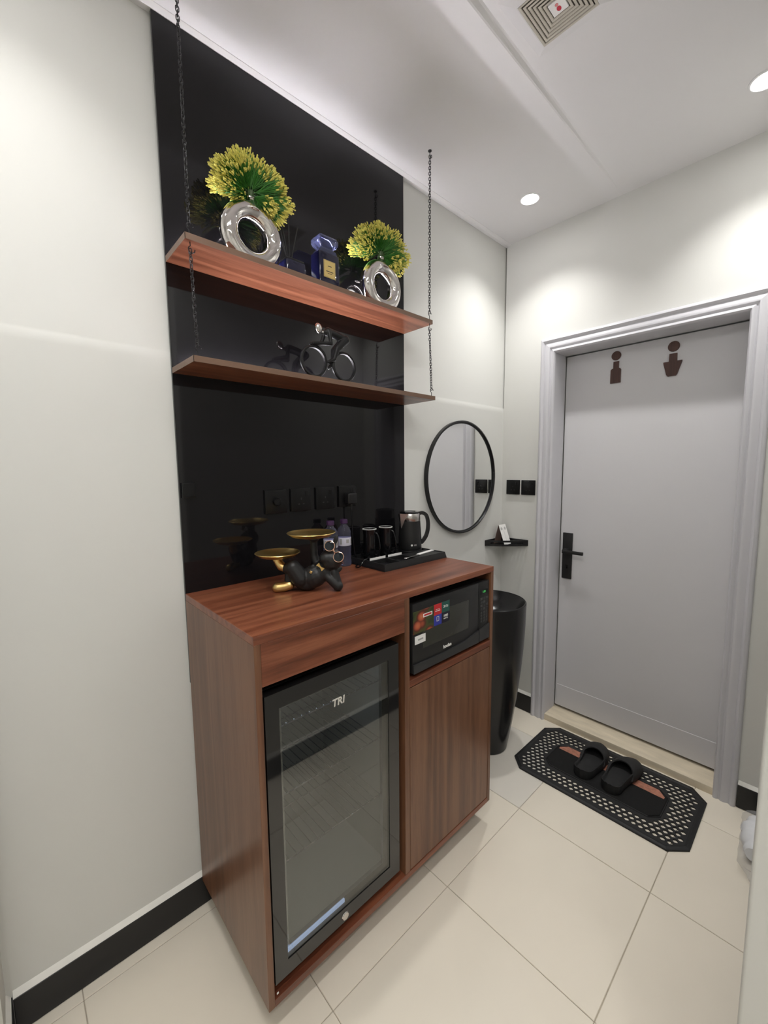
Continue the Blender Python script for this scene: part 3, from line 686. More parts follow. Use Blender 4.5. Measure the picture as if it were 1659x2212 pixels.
bs = thing('pedestal_basin', 'tall tapering black pedestal washbasin in the corner by the door', 'washbasin', (0.2, -0.43, 0.0))
part('pedestal', MB().lathe([(0.100, 0.0005), (0.104, 0.004), (0.112, 0.05), (0.130, 0.16), (0.150, 0.30), (0.166, 0.44), (0.176, 0.56), (0.182, 0.68), (0.1845, 0.78), (0.1845, 0.796), (0.181, 0.800), (0.176, 0.798)], seg=64, cap=False), 'basin', bs)
part('bowl', MB().lathe([(0.1765, 0.798), (0.170, 0.785), (0.155, 0.755), (0.130, 0.725), (0.09, 0.702), (0.04, 0.692), (0.022, 0.690)], seg=64, cap=False), 'basin', bs)
part('drain', MB().lathe([(0.024, 0.6895), (0.021, 0.694), (0.0, 0.695)], seg=24, cap=False), 'black_gloss', bs)

# ================================================================== DOOR SIGNS
def sign(name, label, x, zc, kind):
    t = thing(name, label, 'sign', (x, LY, zc)); y1, y0 = -0.0002, -0.006
    if kind == 'man':
        part('head', MB().lathe([(0.0, 0.006), (0.021, 0.006), (0.0225, 0.0045), (0.0225, 0.0002)], seg=28, cap=False, mt=Matrix.Translation((-0.002, 0, 0.0745)) @ Matrix.Rotation(PI / 2, 4, 'X')), 'sign_wood', t)
        pg = [(-0.0255, -0.063), (0.0235, -0.063), (0.0235, 0.004), (0.0185, 0.010), (0.0125, 0.012), (0.0125, 0.0455), (-0.0135, 0.0455), (-0.0135, 0.012), (-0.020, 0.010), (-0.0255, 0.004)]
    else:
        part('head', MB().lathe([(0.0, 0.006), (0.0225, 0.006), (0.024, 0.0045), (0.024, 0.0002)], seg=28, cap=False, mt=Matrix.Translation((-0.003, 0, 0.072)) @ Matrix.Rotation(PI / 2, 4, 'X')), 'sign_wood', t)
        pg = [(-0.021, -0.064), (0.012, -0.064), (0.0175, -0.056), (0.034, -0.002), (0.034, 0.004), (0.014, 0.004), (0.013, 0.0395), (-0.0185, 0.0395), (-0.0195, 0.004), (-0.041, 0.004), (-0.041, -0.002), (-0.027, -0.056)]
    part('body', MB().prism(pg, y0, y1, axis=1), 'sign_wood', t, smooth=0)
    return t
sign('toilet_sign', 'dark wooden man symbol on the grey door', 0.577, 1.980, 'man')
sign('toilet_sign', 'dark wooden woman symbol on the grey door', 0.828, 1.976, 'woman')

# ================================================================== DOORMAT AND SLIPPERS
def curve_plate(name, outer, holes, th, bev):
    c = bpy.data.curves.new(name, 'CURVE'); c.dimensions = '2D'; c.fill_mode = 'BOTH'; c.extrude = th / 2; c.bevel_depth = bev; c.bevel_resolution = 0
    for pl in [outer] + holes:
        s = c.splines.new('POLY'); s.points.add(len(pl) - 1)
        for i, (x, y) in enumerate(pl): s.points[i].co = (x, y, 0, 1)
        s.use_cyclic_u = True
    o = bpy.data.objects.new('t', c); COL.objects.link(o); dg = bpy.context.evaluated_depsgraph_get(); dg.update()
    me = bpy.data.meshes.new_from_object(o.evaluated_get(dg)); bpy.data.objects.remove(o); me.materials.clear(); me.name = name
    return me
mtx, mty = 0.7315, -0.2545
mt_ = thing('door_mat', 'black rubber doormat with hexagon holes and a copper stripe before the door', 'doormat', (mtx, mty, 0.0), R(0.3))
def octa(hx, hy, c): return [(-hx + c, -hy), (hx - c, -hy), (hx, -hy + c), (hx, hy - c), (hx - c, hy), (-hx + c, hy), (-hx, hy - c), (-hx, -hy + c)]
HX, HY, HC = 0.371, 0.228, 0.062
def inside(x, y, hx, hy, c): return abs(x) < hx and abs(y) < hy and abs(x) + abs(y) < hx + hy - c
holes = []; px_, py_ = 0.0258, 0.0224
IX, IY, IC = 0.250, 0.104, 0.036
for j in range(-12, 13):
    for i in range(-18, 19):
        x = i * px_ + (px_ / 2 if j % 2 else 0); y = j * py_
        if not inside(x, y, HX - 0.031, HY - 0.031, HC - 0.02): continue
        if inside(x, y, IX + 0.014, IY + 0.014, IC + 0.005): continue
        holes.append([(x + 0.0108 * math.cos(R(60 * k + 30)), y + 0.0108 * math.sin(R(60 * k + 30))) for k in range(6)][::-1])
me = curve_plate('rubber_grid', octa(HX, HY, HC), holes, 0.0045, 0.0008)
me.transform(Matrix.Translation((0, 0, 0.0034)))
part('rubber_grid', me, 'rubber', mt_)
part('border', MB().add([(*p, 0.0055) for p in octa(HX - 0.001, HY - 0.001, HC)] + [(*p, 0.0095) for p in octa(HX - 0.012, HY - 0.012, HC - 0.006)] + [(*p, 0.0060) for p in octa(HX - 0.020, HY - 0.020, HC - 0.011)], [[k * 8 + i, k * 8 + (i + 1) % 8, k * 8 + 8 + (i + 1) % 8, k * 8 + 8 + i] for k in range(2) for i in range(8)]), 'rubber', mt_, smooth=0)
part('carpet_inlay', MB().prism(octa(IX - 0.004, IY - 0.004, IC), 0.005, 0.0092), 'carpet', mt_, smooth=0)
part('inlay_rim', MB().tube([(*p, 0.0075) for p in octa(IX, IY, IC)], 0.0030, 6, closed=True), 'rubber', mt_)
part('copper_stripe', MB().prism([(-0.236, 0.050), (0.236, 0.050), (0.236, 0.064), (0.206, 0.096), (-0.206, 0.096), (-0.236, 0.064)], 0.0090, 0.0099), 'copper', mt_, smooth=0)

def slipper_meshes():
    L = 0.285; n = 40
    def half(t):          # inner/outer half width along the sole, heel t=0, toe t=1
        if t < 0.16: s = math.sin(math.acos(1 - t / 0.16)) * 0.0415
        elif t < 0.70: s = 0.0415 + (0.0525 - 0.0415) * (0.5 - 0.5 * math.cos(PI * (t - 0.16) / 0.54))
        else: s = 0.0525 * math.sqrt(max(0.0, 1 - ((t - 0.70) / 0.30) ** 2.3))
        return max(s * 1.10, 0.0015)
    def off(t): return 0.009 * math.sin(PI * t) ** 2 - 0.004 * t
    T = [0.0005] + [i / n for i in range(1, n)] + [0.9995]
    sole = MB(); vs = []; fs = []; K = 14
    for t in T:
        h = half(t); c = off(t); y = t * L
        rim = 0.036 + 0.008 * (max(0, 0.22 - t) / 0.22) ** 1.5 + 0.010 * max(0.0, min(1, (t - 0.25) / 0.3)) ** 1.5
        inner = max(h - 0.010, 0.0008); fb_ = 0.021 + (0.004 * (1 - min(t, 0.3) / 0.3)); e = 1.0
        rim = rim if t < 0.6 else 0.046 - 0.014 * (t - 0.6) / 0.4
        if t < 0.03 or t > 0.97: fb_ = rim - 0.002
        ring = [(-h * 0.90, 0.0), (-h * 0.97, 0.004), (-h, 0.014), (-h * 0.985, rim - 0.006), (-h * 0.95 + 0.001, rim), (-inner, rim - 0.003), (-inner * 0.93, fb_ + 0.003), (-inner * 0.75, fb_), (inner * 0.75, fb_), (inner * 0.93, fb_ + 0.003), (inner, rim - 0.003), (h * 0.95 - 0.001, rim), (h * 0.985, rim - 0.006), (h, 0.014), (h * 0.97, 0.004), (h * 0.90, 0.0)]
        K = len(ring)
        for x, z in ring: vs.append((c + x, y, z))
    for i in range(len(T) - 1):
        for k in range(K): fs.append([i * K + k, i * K + (k + 1) % K, (i + 1) * K + (k + 1) % K, (i + 1) * K + k])
    fs += [list(range(K)), [(len(T) - 1) * K + k for k in range(K)]]
    sole.add(vs, fs)
    up_ = MB(); vs = []; fs = []; Q = 20
    T0 = 0.60
    TT = [T0 + (0.9995 - T0) * i / 24 for i in range(25)]
    def shell(d):
        out = []
        for t in TT:
            h = half(t) + 0.0015 - d; h = max(h, 0.0005); y = t * L; c = off(t)
            ht = 0.037 + (0.030 * max(0.0, 1 - ((t - T0) / (1 - T0)) ** 2.0)) - d
            for q in range(Q + 1):
                a = PI * q / Q; yy = y + (0.040 * (1 - math.sin(a)) * -1 + 0.010 * math.sin(a)) * max(0, 1 - (t - T0) / 0.25)
                out.append((c - h * math.cos(a), min(yy, L - d), 0.022 + (ht - 0.022) * math.sin(a) ** 0.8))
        return out
    o_, i_ = shell(0.0), shell(0.006); nT = len(TT); W_ = Q + 1
    vs = o_ + i_; B_ = nT * W_
    for i in range(nT - 1):
        for q in range(Q):
            fs.append([i * W_ + q, i * W_ + q + 1, (i + 1) * W_ + q + 1, (i + 1) * W_ + q]); fs.append([B_ + i * W_ + q, B_ + (i + 1) * W_ + q, B_ + (i + 1) * W_ + q + 1, B_ + i * W_ + q + 1])
    for q in range(Q): fs.append([q, B_ + q, B_ + q + 1, q + 1]); fs.append([(nT - 1) * W_ + q, (nT - 1) * W_ + q + 1, B_ + (nT - 1) * W_ + q + 1, B_ + (nT - 1) * W_ + q])
    up_.add(vs, fs)
    return sole, up_
s_, u_ = slipper_meshes()
sl = thing('slipper', 'black foam slide slipper on the mat, heel tucked beside its twin nearest the basin', 'slipper', (0.659, -0.345, 0.0096), R(1), 'pair of black slippers on the mat')
part('sole', s_, 'eva', sl, smooth=50); part('upper', u_, 'eva', sl, smooth=60)
r_me = []
sl2 = thing('slipper', 'black foam slide slipper on the mat nearest the plain right wall', 'slipper', (0.781, -0.347, 0.0096), R(-6), 'pair of black slippers on the mat')
for o in sl.children:
    me = o.data.copy(); me.transform(Matrix.Diagonal((-1, 1, 1, 1))); me.flip_normals()
    c = bpy.data.objects.new(o.name.split('.')[0], me); COL.objects.link(c); c.parent = sl2

# white cloth in a clear bag at the foot of the right wall
bg = thing('wrapped_cloth', 'rolled white cloth in clear plastic on the floor by the right wall', 'bag', (1.272, -0.235, 0.0), R(3))
rb = MB(); pts = []; rr = []
for i in range(15):
    t = i / 14; pts.append((0.004 * math.sin(t * 9), -0.085 + 0.22 * t, 0.0425)); rr.append(0.014 + 0.026 * math.sin(PI * min(1, max(0.0, t * 0.92 + 0.06))) ** 0.5 + 0.0035 * math.sin(t * 23))
rb.tube(pts, rr, 14)
part('cloth_roll', rb, 'tissue', bg, smooth=60)
fb = MB(); pts = [(0.002 * math.sin(i * 2.1), -0.19 + 0.35 * i / 16, 0.0455 - (0.024 if i < 2 or i > 15 else 0)) for i in range(17)]; rr = [0.006 if i in (0, 16) else (0.016 if i in (1, 15) else 0.0435 + 0.0015 * math.sin(i * 1.9)) for i in range(17)]
fb.tube(pts, rr, 12); part('clear_wrap', fb, 'film', bg, smooth=40)

# ================================================================== TABLE TOP THINGS
ZT = CT
# ---- hospitality tray
TX0, TX1, TY0, TY1 = 0.016, 0.256, -1.228, -0.858
ty = thing('hospitality_tray', 'black compartment tray carrying the kettle and mugs', 'tray', ((TX0 + TX1) / 2, (TY0 + TY1) / 2, ZT))
def frust(x0, x1, y0, y1, z0, z1, ins):
    return MB().add([(x0, y0, z0), (x1, y0, z0), (x1, y1, z0), (x0, y1, z0), (x0 + ins, y0 + ins, z1), (x1 - ins, y0 + ins, z1), (x1 - ins, y1 - ins, z1), (x0 + ins, y1 - ins, z1)], [[0, 3, 2, 1], [4, 5, 6, 7], [0, 1, 5, 4], [1, 2, 6, 5], [2, 3, 7, 6], [3, 0, 4, 7]])
hw = 0.026; I_ = 0.006
def tb(*a): return a
tray = MB()
tray.add(*[(b.v, b.f) for b in [frust(TX0, TX1, TY0, TY1, ZT + 0.0004, ZT + 0.008, 0.0016)]][0])
# ribs: outer rim and dividers, sloped outside
ox0, ox1, oy0, oy1 = TX0 + 0.0016, TX1 - 0.0016, TY0 + 0.0016, TY1 - 0.0016
rim = MB(); zr0, zr1 = ZT + 0.008, ZT + hw
outer0 = [(ox0, oy0), (ox1, oy0), (ox1, oy1), (ox0, oy1)]; s1 = 0.004
outer1 = [(ox0 + s1, oy0 + s1), (ox1 - s1, oy0 + s1), (ox1 - s1, oy1 - s1), (ox0 + s1, oy1 - s1)]; s2 = 0.010
inn1 = [(ox0 + s2, oy0 + s2), (ox1 - s2, oy0 + s2), (ox1 - s2, oy1 - s2), (ox0 + s2, oy1 - s2)]
rim.add([(*p, zr0) for p in outer0] + [(*p, zr1) for p in outer1] + [(*p, zr1) for p in inn1] + [(*p, zr0) for p in inn1], [[k * 4 + i, k * 4 + (i + 1) % 4, k * 4 + 4 + (i + 1) % 4, k * 4 + 4 + i] for k in range(3) for i in range(4)])
part('tray_base', tray, 'black_satin', ty, world=True, smooth=0); part('rim', rim, 'black_plastic', ty, world=True, smooth=0)
for (a, b, c, d) in ((0.150, 0.156, oy0 + s2, oy1 - s2), (0.156, ox1 - s2, -1.128, -1.122), (0.156, ox1 - s2, -1.036, -1.030)):
    part('divider', MB().box(a, b, c, d, ZT + 0.008, ZT + hw - 0.002), 'black_plastic', ty, world=True)
for (c, d) in ((oy0 + s2, -1.128), (-1.122, -1.036)): pass
part('flat_deck', MB().box(0.156, ox1 - s2, -1.030, oy1 - s2, ZT + 0.008, ZT + hw - 0.003), 'black_plastic', ty, world=True)
part('kettle_deck', MB().box(ox0 + s2, 0.150, -0.985, oy1 - s2, ZT + 0.008, ZT + 0.0165), 'black_plastic', ty, world=True)
# sachets, stirrers
def slat_thing(name, label, cat, a, b, w_, h_, m, g=None):
    a, b = Vector(a), Vector(b); d = b - a; L = d.length
    t = thing(name, label, cat, a, 0, g); t.rotation_mode = 'QUATERNION'
    q = d.to_track_quat('X', 'Z'); t.rotation_quaternion = q
    t.matrix_world = Matrix.Translation(a) @ q.to_matrix().to_4x4()
    return t, L
zd = ZT + hw - 0.003
t, L = slat_thing('sugar_stick', 'long white paper stick lying on the tray deck', 'sachet', (0.205, -0.985, zd + 0.0028), (0.188, -0.875, zd + 0.0028), 0, 0, 0)
part('paper_tube', MB().box(0, L, -0.008, 0.008, -0.0026, 0.0026, 0.002), 'white', t); part('crimped_end', MB().box(-0.006, 0.0, -0.008, 0.008, -0.0006, 0.0006), 'white', t); part('crimped_end', MB().box(L, L + 0.006, -0.008, 0.008, -0.0006, 0.0006), 'white', t)
t, L = slat_thing('spoon_pack', 'silver wrapped spoon lying across the tray divider', 'spoon', (0.226, -1.092, zd + 0.0045), (0.214, -0.990, zd + 0.0032), 0, 0, 0)
part('spoon_bowl', MB().ball((0.014, 0, 0), (0.016, 0.008, 0.003)), 'steel', t); part('spoon_handle', MB().box(0.024, L, -0.003, 0.003, -0.001, 0.001, 0.0005, 1), 'steel', t)
t, L = slat_thing('tea_sachet', 'thin white sachet edge propped before the mug beside the bottles', 'sachet', (0.1445, -1.205, ZT + 0.0262), (0.1445, -1.120, ZT + 0.0262), 0, 0, 0, 'sachets propped in the tray')
part('sachet', MB().box(0, L, -0.001, 0.001, -0.017, 0.002, 0.0006, 1), 'white', t); part('crimp', MB().box(0, L, -0.0005, 0.0005, 0.002, 0.006), 'white', t)
t, L = slat_thing('tea_sachet', 'thin white sachet edge propped before the mug beside the kettle', 'sachet', (0.1445, -1.105, ZT + 0.0262), (0.1445, -1.025, ZT + 0.0262), 0, 0, 0, 'sachets propped in the tray')
part('sachet', MB().box(0, L, -0.001, 0.001, -0.017, 0.002, 0.0006, 1), 'white', t); part('crimp', MB().box(0, L, -0.0005, 0.0005, 0.002, 0.006), 'white', t)

# ---- mugs
def mug(label, loc, rz):
    t = thing('mug', label, 'mug', loc, rz, 'black mugs on the tray')
    part('body', MB().lathe([(0.0, 0.0), (0.031, 0.0), (0.0345, 0.003), (0.0355, 0.02), (0.0345, 0.055), (0.0345, 0.085), (0.0365, 0.100), (0.0385, 0.1075), (0.0362, 0.1075), (0.0335, 0.098), (0.0315, 0.05), (0.0315, 0.008), (0.0, 0.006)], seg=44, cap=False), 'black_gloss', t, smooth=60)
    part('rim', MB().lathe([(0.0362, 0.1074), (0.0366, 0.1088), (0.0382, 0.1090), (0.0392, 0.1082), (0.0390, 0.1068), (0.0384, 0.1066)], seg=44, cap=False), 'white', t)
    hp = spline([(0.034, 0, 0.094), (0.046, 0, 0.090), (0.056, 0, 0.072), (0.061, 0, 0.050), (0.060, 0, 0.026), (0.050, 0, 0.014), (0.034, 0, 0.016)], 5)
    part('handle', MB().tube(hp, 0.0048, 8), 'black_gloss', t, smooth=60)
    k = Matrix.Diagonal((0.76, 0.76, 1.19, 1))
    for o in t.children:
        o.data.transform(k)
    return t
mug('glossy black mug with white rim standing next to the water bottles', (0.064, -1.136, ZT + 0.0082), R(25))
mug('glossy black mug with white rim standing next to the kettle', (0.068, -1.046, ZT + 0.0082), R(25))

# ---- kettle
kt = thing('kettle', 'small matte black electric kettle with steel collar and spout', 'kettle', (0.095, -0.921, ZT + 0.0166), R(-5))
part('power_base', MB().lathe([(0.052, 0.0), (0.054, 0.003), (0.053, 0.010), (0.048, 0.012), (0.0, 0.012)], seg=48, cap=False), 'black_satin', kt)
part('jug', MB().lathe([(0.0, 0.0125), (0.050, 0.0125), (0.0525, 0.018), (0.0515, 0.06), (0.0485, 0.11), (0.0465, 0.138), (0.0465, 0.139)], seg=56, cap=False), 'black_plastic', kt, smooth=60)
part('steel_collar', MB().lathe([(0.0462, 0.1385), (0.0468, 0.139), (0.0455, 0.172), (0.0450, 0.1725), (0.044, 0.1725)], seg=56, cap=False), 'steel', kt, smooth=60)
part('lid', MB().lathe([(0.0452, 0.1728), (0.0452, 0.177), (0.042, 0.180), (0.028, 0.181), (0.026, 0.179), (0.0, 0.179)], seg=48, cap=False), 'black_gloss', kt)
spt = MB(); ang = R(-92)          # spout faces the panel end of the tray
vs = [(0.0462, -0.026, 0.172), (0.0462, 0.026, 0.172), (0.064, 0.0, 0.173), (0.0475, 0.0, 0.122), (0.0380, -0.026, 0.172), (0.0380, 0.026, 0.172)]
vs = [(0.036, -0.030, 0.1715), (0.036, 0.030, 0.1715), (0.062, 0.007, 0.1735), (0.062, -0.007, 0.1735), (0.0505, 0.0, 0.106), (0.038, -0.026, 0.14), (0.038, 0.026, 0.14)]
spt.add(vs, [[0, 3, 2, 1], [3, 4, 2], [0, 4, 3], [1, 2, 4], [0, 5, 4], [1, 4, 6]], Matrix.Rotation(ang, 4, 'Z'))
part('spout', spt, 'steel', kt, smooth=0)
hp = spline([(0.040, 0, 0.170), (0.058, 0, 0.172), (0.076, 0, 0.160), (0.084, 0, 0.130), (0.083, 0, 0.095), (0.074, 0, 0.065), (0.058, 0, 0.042), (0.050, 0, 0.036)], 6)
hm = MB(); prev = None; vs = []; fs = []
for i, p in enumerate(hp):
    q = hp[min(i + 1, len(hp) - 1)] - hp[max(i - 1, 0)]; nrm = Vector((q.z, 0, -q.x)).normalized()
    for (a, b) in ((-0.007, -0.009), (0.007, -0.009), (0.0085, 0.0), (0.007, 0.009), (-0.007, 0.009), (-0.0085, 0.0)): vs.append(tuple(p + nrm * a + Vector((0, b, 0))))
for i in range(len(hp) - 1):
    for k in range(6): fs.append([i * 6 + k, i * 6 + (k + 1) % 6, i * 6 + 6 + (k + 1) % 6, i * 6 + 6 + k])
fs += [list(range(6)), [(len(hp) - 1) * 6 + k for k in range(6)]]
hm.add(vs, fs, Matrix.Rotation(R(62), 4, 'Z'))
part('handle', hm, 'black_plastic', kt, smooth=60)
logo_a = R(-22)
lg = MB().lathe([(0.0045, 0.0), (0.0045, 0.0008)], seg=16, mt=Matrix.Rotation(logo_a - R(10), 4, 'Z') @ Matrix.Translation((0.0521, 0, 0.034)) @ Matrix.Rotation(PI / 2, 4, 'Y'))
part('logo_mark', lg, 'white_print', kt)
k = Matrix.Rotation(logo_a + R(8), 4, 'Z') @ Matrix.Translation((0.0523, 0, 0.034)) @ FACE_X
lm = text_mesh('LC', 0.010); lm.transform(k); part('logo_text', lm, 'white_print', kt)

# ---- kettle lead and plug
pl = thing('kettle_lead', 'thin black kettle lead with a chunky plug in the panel socket', 'cable', (PX + 0.0092, -1.210, 1.366))
part('plug_body', MB().box(0.0, 0.030, -0.024, 0.022, -0.024, 0.022, 0.006, 3), 'black_satin', pl)
part('cord_grip', MB().tube([(0.016, 0.0, -0.023), (0.016, 0.0, -0.040)], [0.006, 0.004], 10), 'black_matte', pl)
cordpts = spline([(PX + 0.0252, -1.210, 1.327), (PX + 0.026, -1.209, 1.27), (0.040, -1.206, 1.20), (0.045, -1.200, 1.13), (0.062, -1.196, 1.104), (0.120, -1.256, 1.101), (0.150, -1.262, 1.106), (0.150, -1.240, 1.128), (0.120, -1.190, 1.128), (0.028, -1.150, 1.128), (0.021, -1.085, 1.20), (0.021, -1.060, 1.206), (0.023, -1.000, 1.17), (0.034, -0.975, 1.122)], 7)
part('cord', MB().tube(cordpts, 0.0028, 8), 'black_gloss', pl, world=True)

# ---- water bottles
def bottle(label, x, y, rz):
    t = thing('water_bottle', label, 'bottle', (x, y, ZT), rz, 'small water bottles')
    part('body', MB().lathe([(0.0, 0.003), (0.018, 0.0008), (0.025, 0.001), (0.0275, 0.006), (0.0275, 0.022), (0.0262, 0.028), (0.0262, 0.034), (0.0275, 0.040), (0.0262, 0.052), (0.0275, 0.064), (0.0278, 0.080), (0.0278, 0.118), (0.0285, 0.124), (0.0278, 0.140), (0.022, 0.155), (0.0145, 0.163), (0.0125, 0.168), (0.0125, 0.1715), (0.0, 0.1715)], seg=36, cap=False), 'pet', t, smooth=60)
    part('label_band', MB().lathe([(0.0281, 0.084), (0.0283, 0.0845), (0.0283, 0.1165), (0.0281, 0.117)], seg=36, cap=False), 'label_white', t)
    for (a0, a1, z0, z1) in ((-1.1, -0.75, 0.092, 0.112), (-0.45, -0.1, 0.090, 0.112), (0.5, 0.95, 0.095, 0.110), (1.3, 1.8, 0.092, 0.112), (-2.2, -1.6, 0.092, 0.112)):
        b = MB(); n = 5
        for i in range(n + 1):
            a = a0 + (a1 - a0) * i / n; b.v += [(0.0285 * math.cos(a), 0.0285 * math.sin(a), z0), (0.0285 * math.cos(a), 0.0285 * math.sin(a), z1)]
        b.f = [[2 * i, 2 * i + 2, 2 * i + 3, 2 * i + 1] for i in range(n)]
        part('label_print', b, 'grey_print', t)
    part('cap', MB().lathe([(0.0128, 0.1718), (0.0152, 0.1722), (0.0155, 0.174), (0.0152, 0.187), (0.0140, 0.1885), (0.0, 0.1885)], seg=30, cap=False), 'cap_purple', t)
    return t
bottle('small water bottle with purple cap standing behind the bulldog tray and beside the other bottle', 0.058, -1.332, R(-60))
bottle('small water bottle with purple cap standing next to the black hospitality tray', 0.056, -1.264, R(-50))

# ---- bulldog figure carrying two gilt dishes
ex, ey = 0.679, 0.734                                  # along the figure, feet to head
dg_t = thing('bulldog_statue', 'black reclining bulldog figurine in gold boots and sunglasses balancing two gold dishes', 'figurine', (0.247, -1.558, ZT), math.atan2(ey, ex))
U = 0.000211
def q3(X, Y, w_=0.0): return ((X - 860) * U, -w_, (1225 - Y) * U * 1.04 + w_ * 0.28)   # x along figure, -y towards the room, z up
def dq(X, Y, w_=0.0):
    p = q3(X, Y, w_); return Vector(p)
b = MB()
b.ball(dq(830, 1090, 0.0), (0.042, 0.034, 0.032), (0, R(10), 0))                # seat
b.ball(dq(960, 1020, 0.004), (0.046, 0.035, 0.037), (0, R(-25), 0))             # belly
b.ball(dq(1075, 955, 0.0), (0.037, 0.033, 0.034), (0, R(-30), 0))               # chest
b.cap(dq(1100, 900), dq(1200, 800, 0.004), 0.027, 0.028)                        # neck
b.ball(dq(1225, 770, 0.006), (0.037, 0.033, 0.036))                             # skull
b.ball(dq(1165, 760, 0.022), (0.024, 0.019, 0.020))                             # muzzle
b.ball(dq(1195, 830, 0.022), (0.020, 0.016, 0.018))                             # jowl
b.ball(dq(1270, 850, 0.012), (0.017, 0.014, 0.016))
b.cap(dq(760, 1050, 0.016), dq(655, 890, 0.022), 0.030, 0.024)                  # crossed thigh and knee
b.cap(dq(655, 890, 0.022), dq(560, 900, 0.012), 0.024, 0.018)
b.cap(dq(770, 1100, -0.004), dq(600, 950, -0.004), 0.022, 0.017)                # standing leg
b.cap(dq(600, 960, 0.006), dq(575, 1110, 0.012), 0.0185, 0.0135)
b.cap(dq(1100, 950, 0.012), dq(1200, 1060, 0.018), 0.016, 0.013)                # propping arm
b.cap(dq(1200, 1060, 0.018), dq(1325, 1170, 0.016), 0.014, 0.017)
b.cap(dq(1310, 1150, 0.012), dq(1265, 960, 0.010), 0.017, 0.015)
b.cap(dq(1310, 1172, 0.014), dq(1335, 1190, 0.016), 0.013, 0.0115)
b.cap(dq(1010, 900, -0.016), dq(950, 720, -0.020), 0.016, 0.013)                # raised arm
b.cap(dq(950, 720, -0.020), dq(945, 470, -0.020), 0.0125, 0.011)
b.ball(dq(945, 452, -0.020), (0.020, 0.020, 0.009))
b.ball(dq(955, 890, 0.020), (0.010, 0.006, 0.010))
for p in b.v: pass
b.v = [(x, y, max(z, 0.0006)) for x, y, z in b.v]
dogb = remeshed('body', b, 0.0022, 'dog', dg_t, 5)
ear = MB().ball((0, 0, 0), (0.0075, 0.0035, 0.0165), seg=14, rings=10, mt=Matrix.Translation(dq(1292, 480, -0.004)) @ Euler((0, R(18), 0)).to_matrix().to_4x4())
ear.cap(dq(1270, 545, -0.004), dq(1255, 640, -0.002), 0.006, 0.009)
part('ear', ear, 'dog', dg_t)
part('ear', MB().ball((0, 0, 0), (0.0085, 0.004, 0.0185), seg=14, rings=10, mt=Matrix.Translation(dq(1315, 940, 0.010)) @ Euler((0, R(58), 0)).to_matrix().to_4x4()), 'dog', dg_t)
# gold boots
bt = MB(); bt.cap(dq(585, 1150, 0.014), dq(520, 1175, 0.018), 0.0165, 0.0155); bt.cap(dq(520, 1175, 0.018), dq(410, 1190, 0.020), 0.0155, 0.0165); bt.ball(dq(575, 1105, 0.012), (0.0135, 0.0135, 0.006))
bt.v = [(x, y, max(z, 0.0006)) for x, y, z in bt.v]
remeshed('boot', bt, 0.0018, 'gold_boot', dg_t, 4)
bt = MB(); bt.cap(dq(530, 900, 0.012), dq(470, 870, 0.010), 0.0135, 0.0145); bt.cap(dq(470, 870, 0.010), dq(415, 800, 0.006), 0.0145, 0.0135); bt.ball(dq(405, 775, 0.006), (0.015, 0.013, 0.008))
remeshed('boot', bt, 0.0018, 'gold_boot', dg_t, 4)
def dish(c, r, tilt=0):
    k = Matrix.Translation(c) @ Matrix.Rotation(tilt, 4, 'X')
    return part('dish', MB().lathe([(0.0, 0.0), (r * 0.55, 0.0005), (r * 0.80, 0.005), (r * 0.96, 0.0135), (r, 0.0155), (r * 0.985, 0.017), (r * 0.94, 0.0148), (r * 0.78, 0.0065), (r * 0.53, 0.0022), (0.0, 0.0018)], seg=64, mt=k, cap=False), 'gold', dg_t, smooth=60)
dish(dq(412, 735, 0.004), 0.0715); dish(dq(912, 432, -0.018), 0.0785)
for X, Y, w_ in ((1222, 587, 0.034), (1352, 748, 0.036)):
    c = dq(X, Y, w_); k = Matrix.Translation(c) @ Matrix.Rotation(R(90), 4, 'X') @ Matrix.Rotation(R(-14), 4, 'X')
    part('glasses_rim', MB().tube([(0.0158 * math.cos(TAU * i / 32), 0.0158 * math.sin(TAU * i / 32), 0) for i in range(32)], 0.0013, 6, closed=True, mt=k), 'rose_gold', dg_t)
    part('glasses_lens', MB().lathe([(0.0, 0.0012), (0.010, 0.0009), (0.0152, 0.0)], seg=28, mt=k, cap=False), 'lens', dg_t)
part('glasses_bridge', MB().tube(spline([tuple(dq(1278, 640, 0.0385)), tuple(dq(1292, 672, 0.042)), tuple(dq(1304, 690, 0.0395))], 4), 0.002, 6), 'rose_gold', dg_t)
for X, Y in ((1290, 610), (1405, 800)): part('glasses_arm', MB().tube([tuple(dq(X, Y, 0.030)), tuple(dq(X + 5, Y + 40, 0.008))], 0.001, 5), 'rose_gold', dg_t)
bw_ = MB(); k = Matrix.Translation(dq(1080, 890, 0.0365)) @ Matrix.Rotation(R(48), 4, 'Y')
bw_.prism([(-0.0125, -0.0062), (-0.002, -0.0024), (0.002, -0.0024), (0.0125, -0.0062), (0.0125, 0.0062), (0.002, 0.0024), (-0.002, 0.0024), (-0.0125, 0.0062)], -0.002, 0.002, axis=1, mt=k)
part('bow_tie', bw_, 'gold', dg_t, smooth=0)
part('badge', MB().box(-0.0042, 0.0042, -0.0015, 0.0015, -0.0042, 0.0042, 0.001, 1, mt=Matrix.Translation(dq(938, 967, 0.0385)) @ Matrix.Rotation(R(30), 4, 'Y')), 'gold', dg_t)

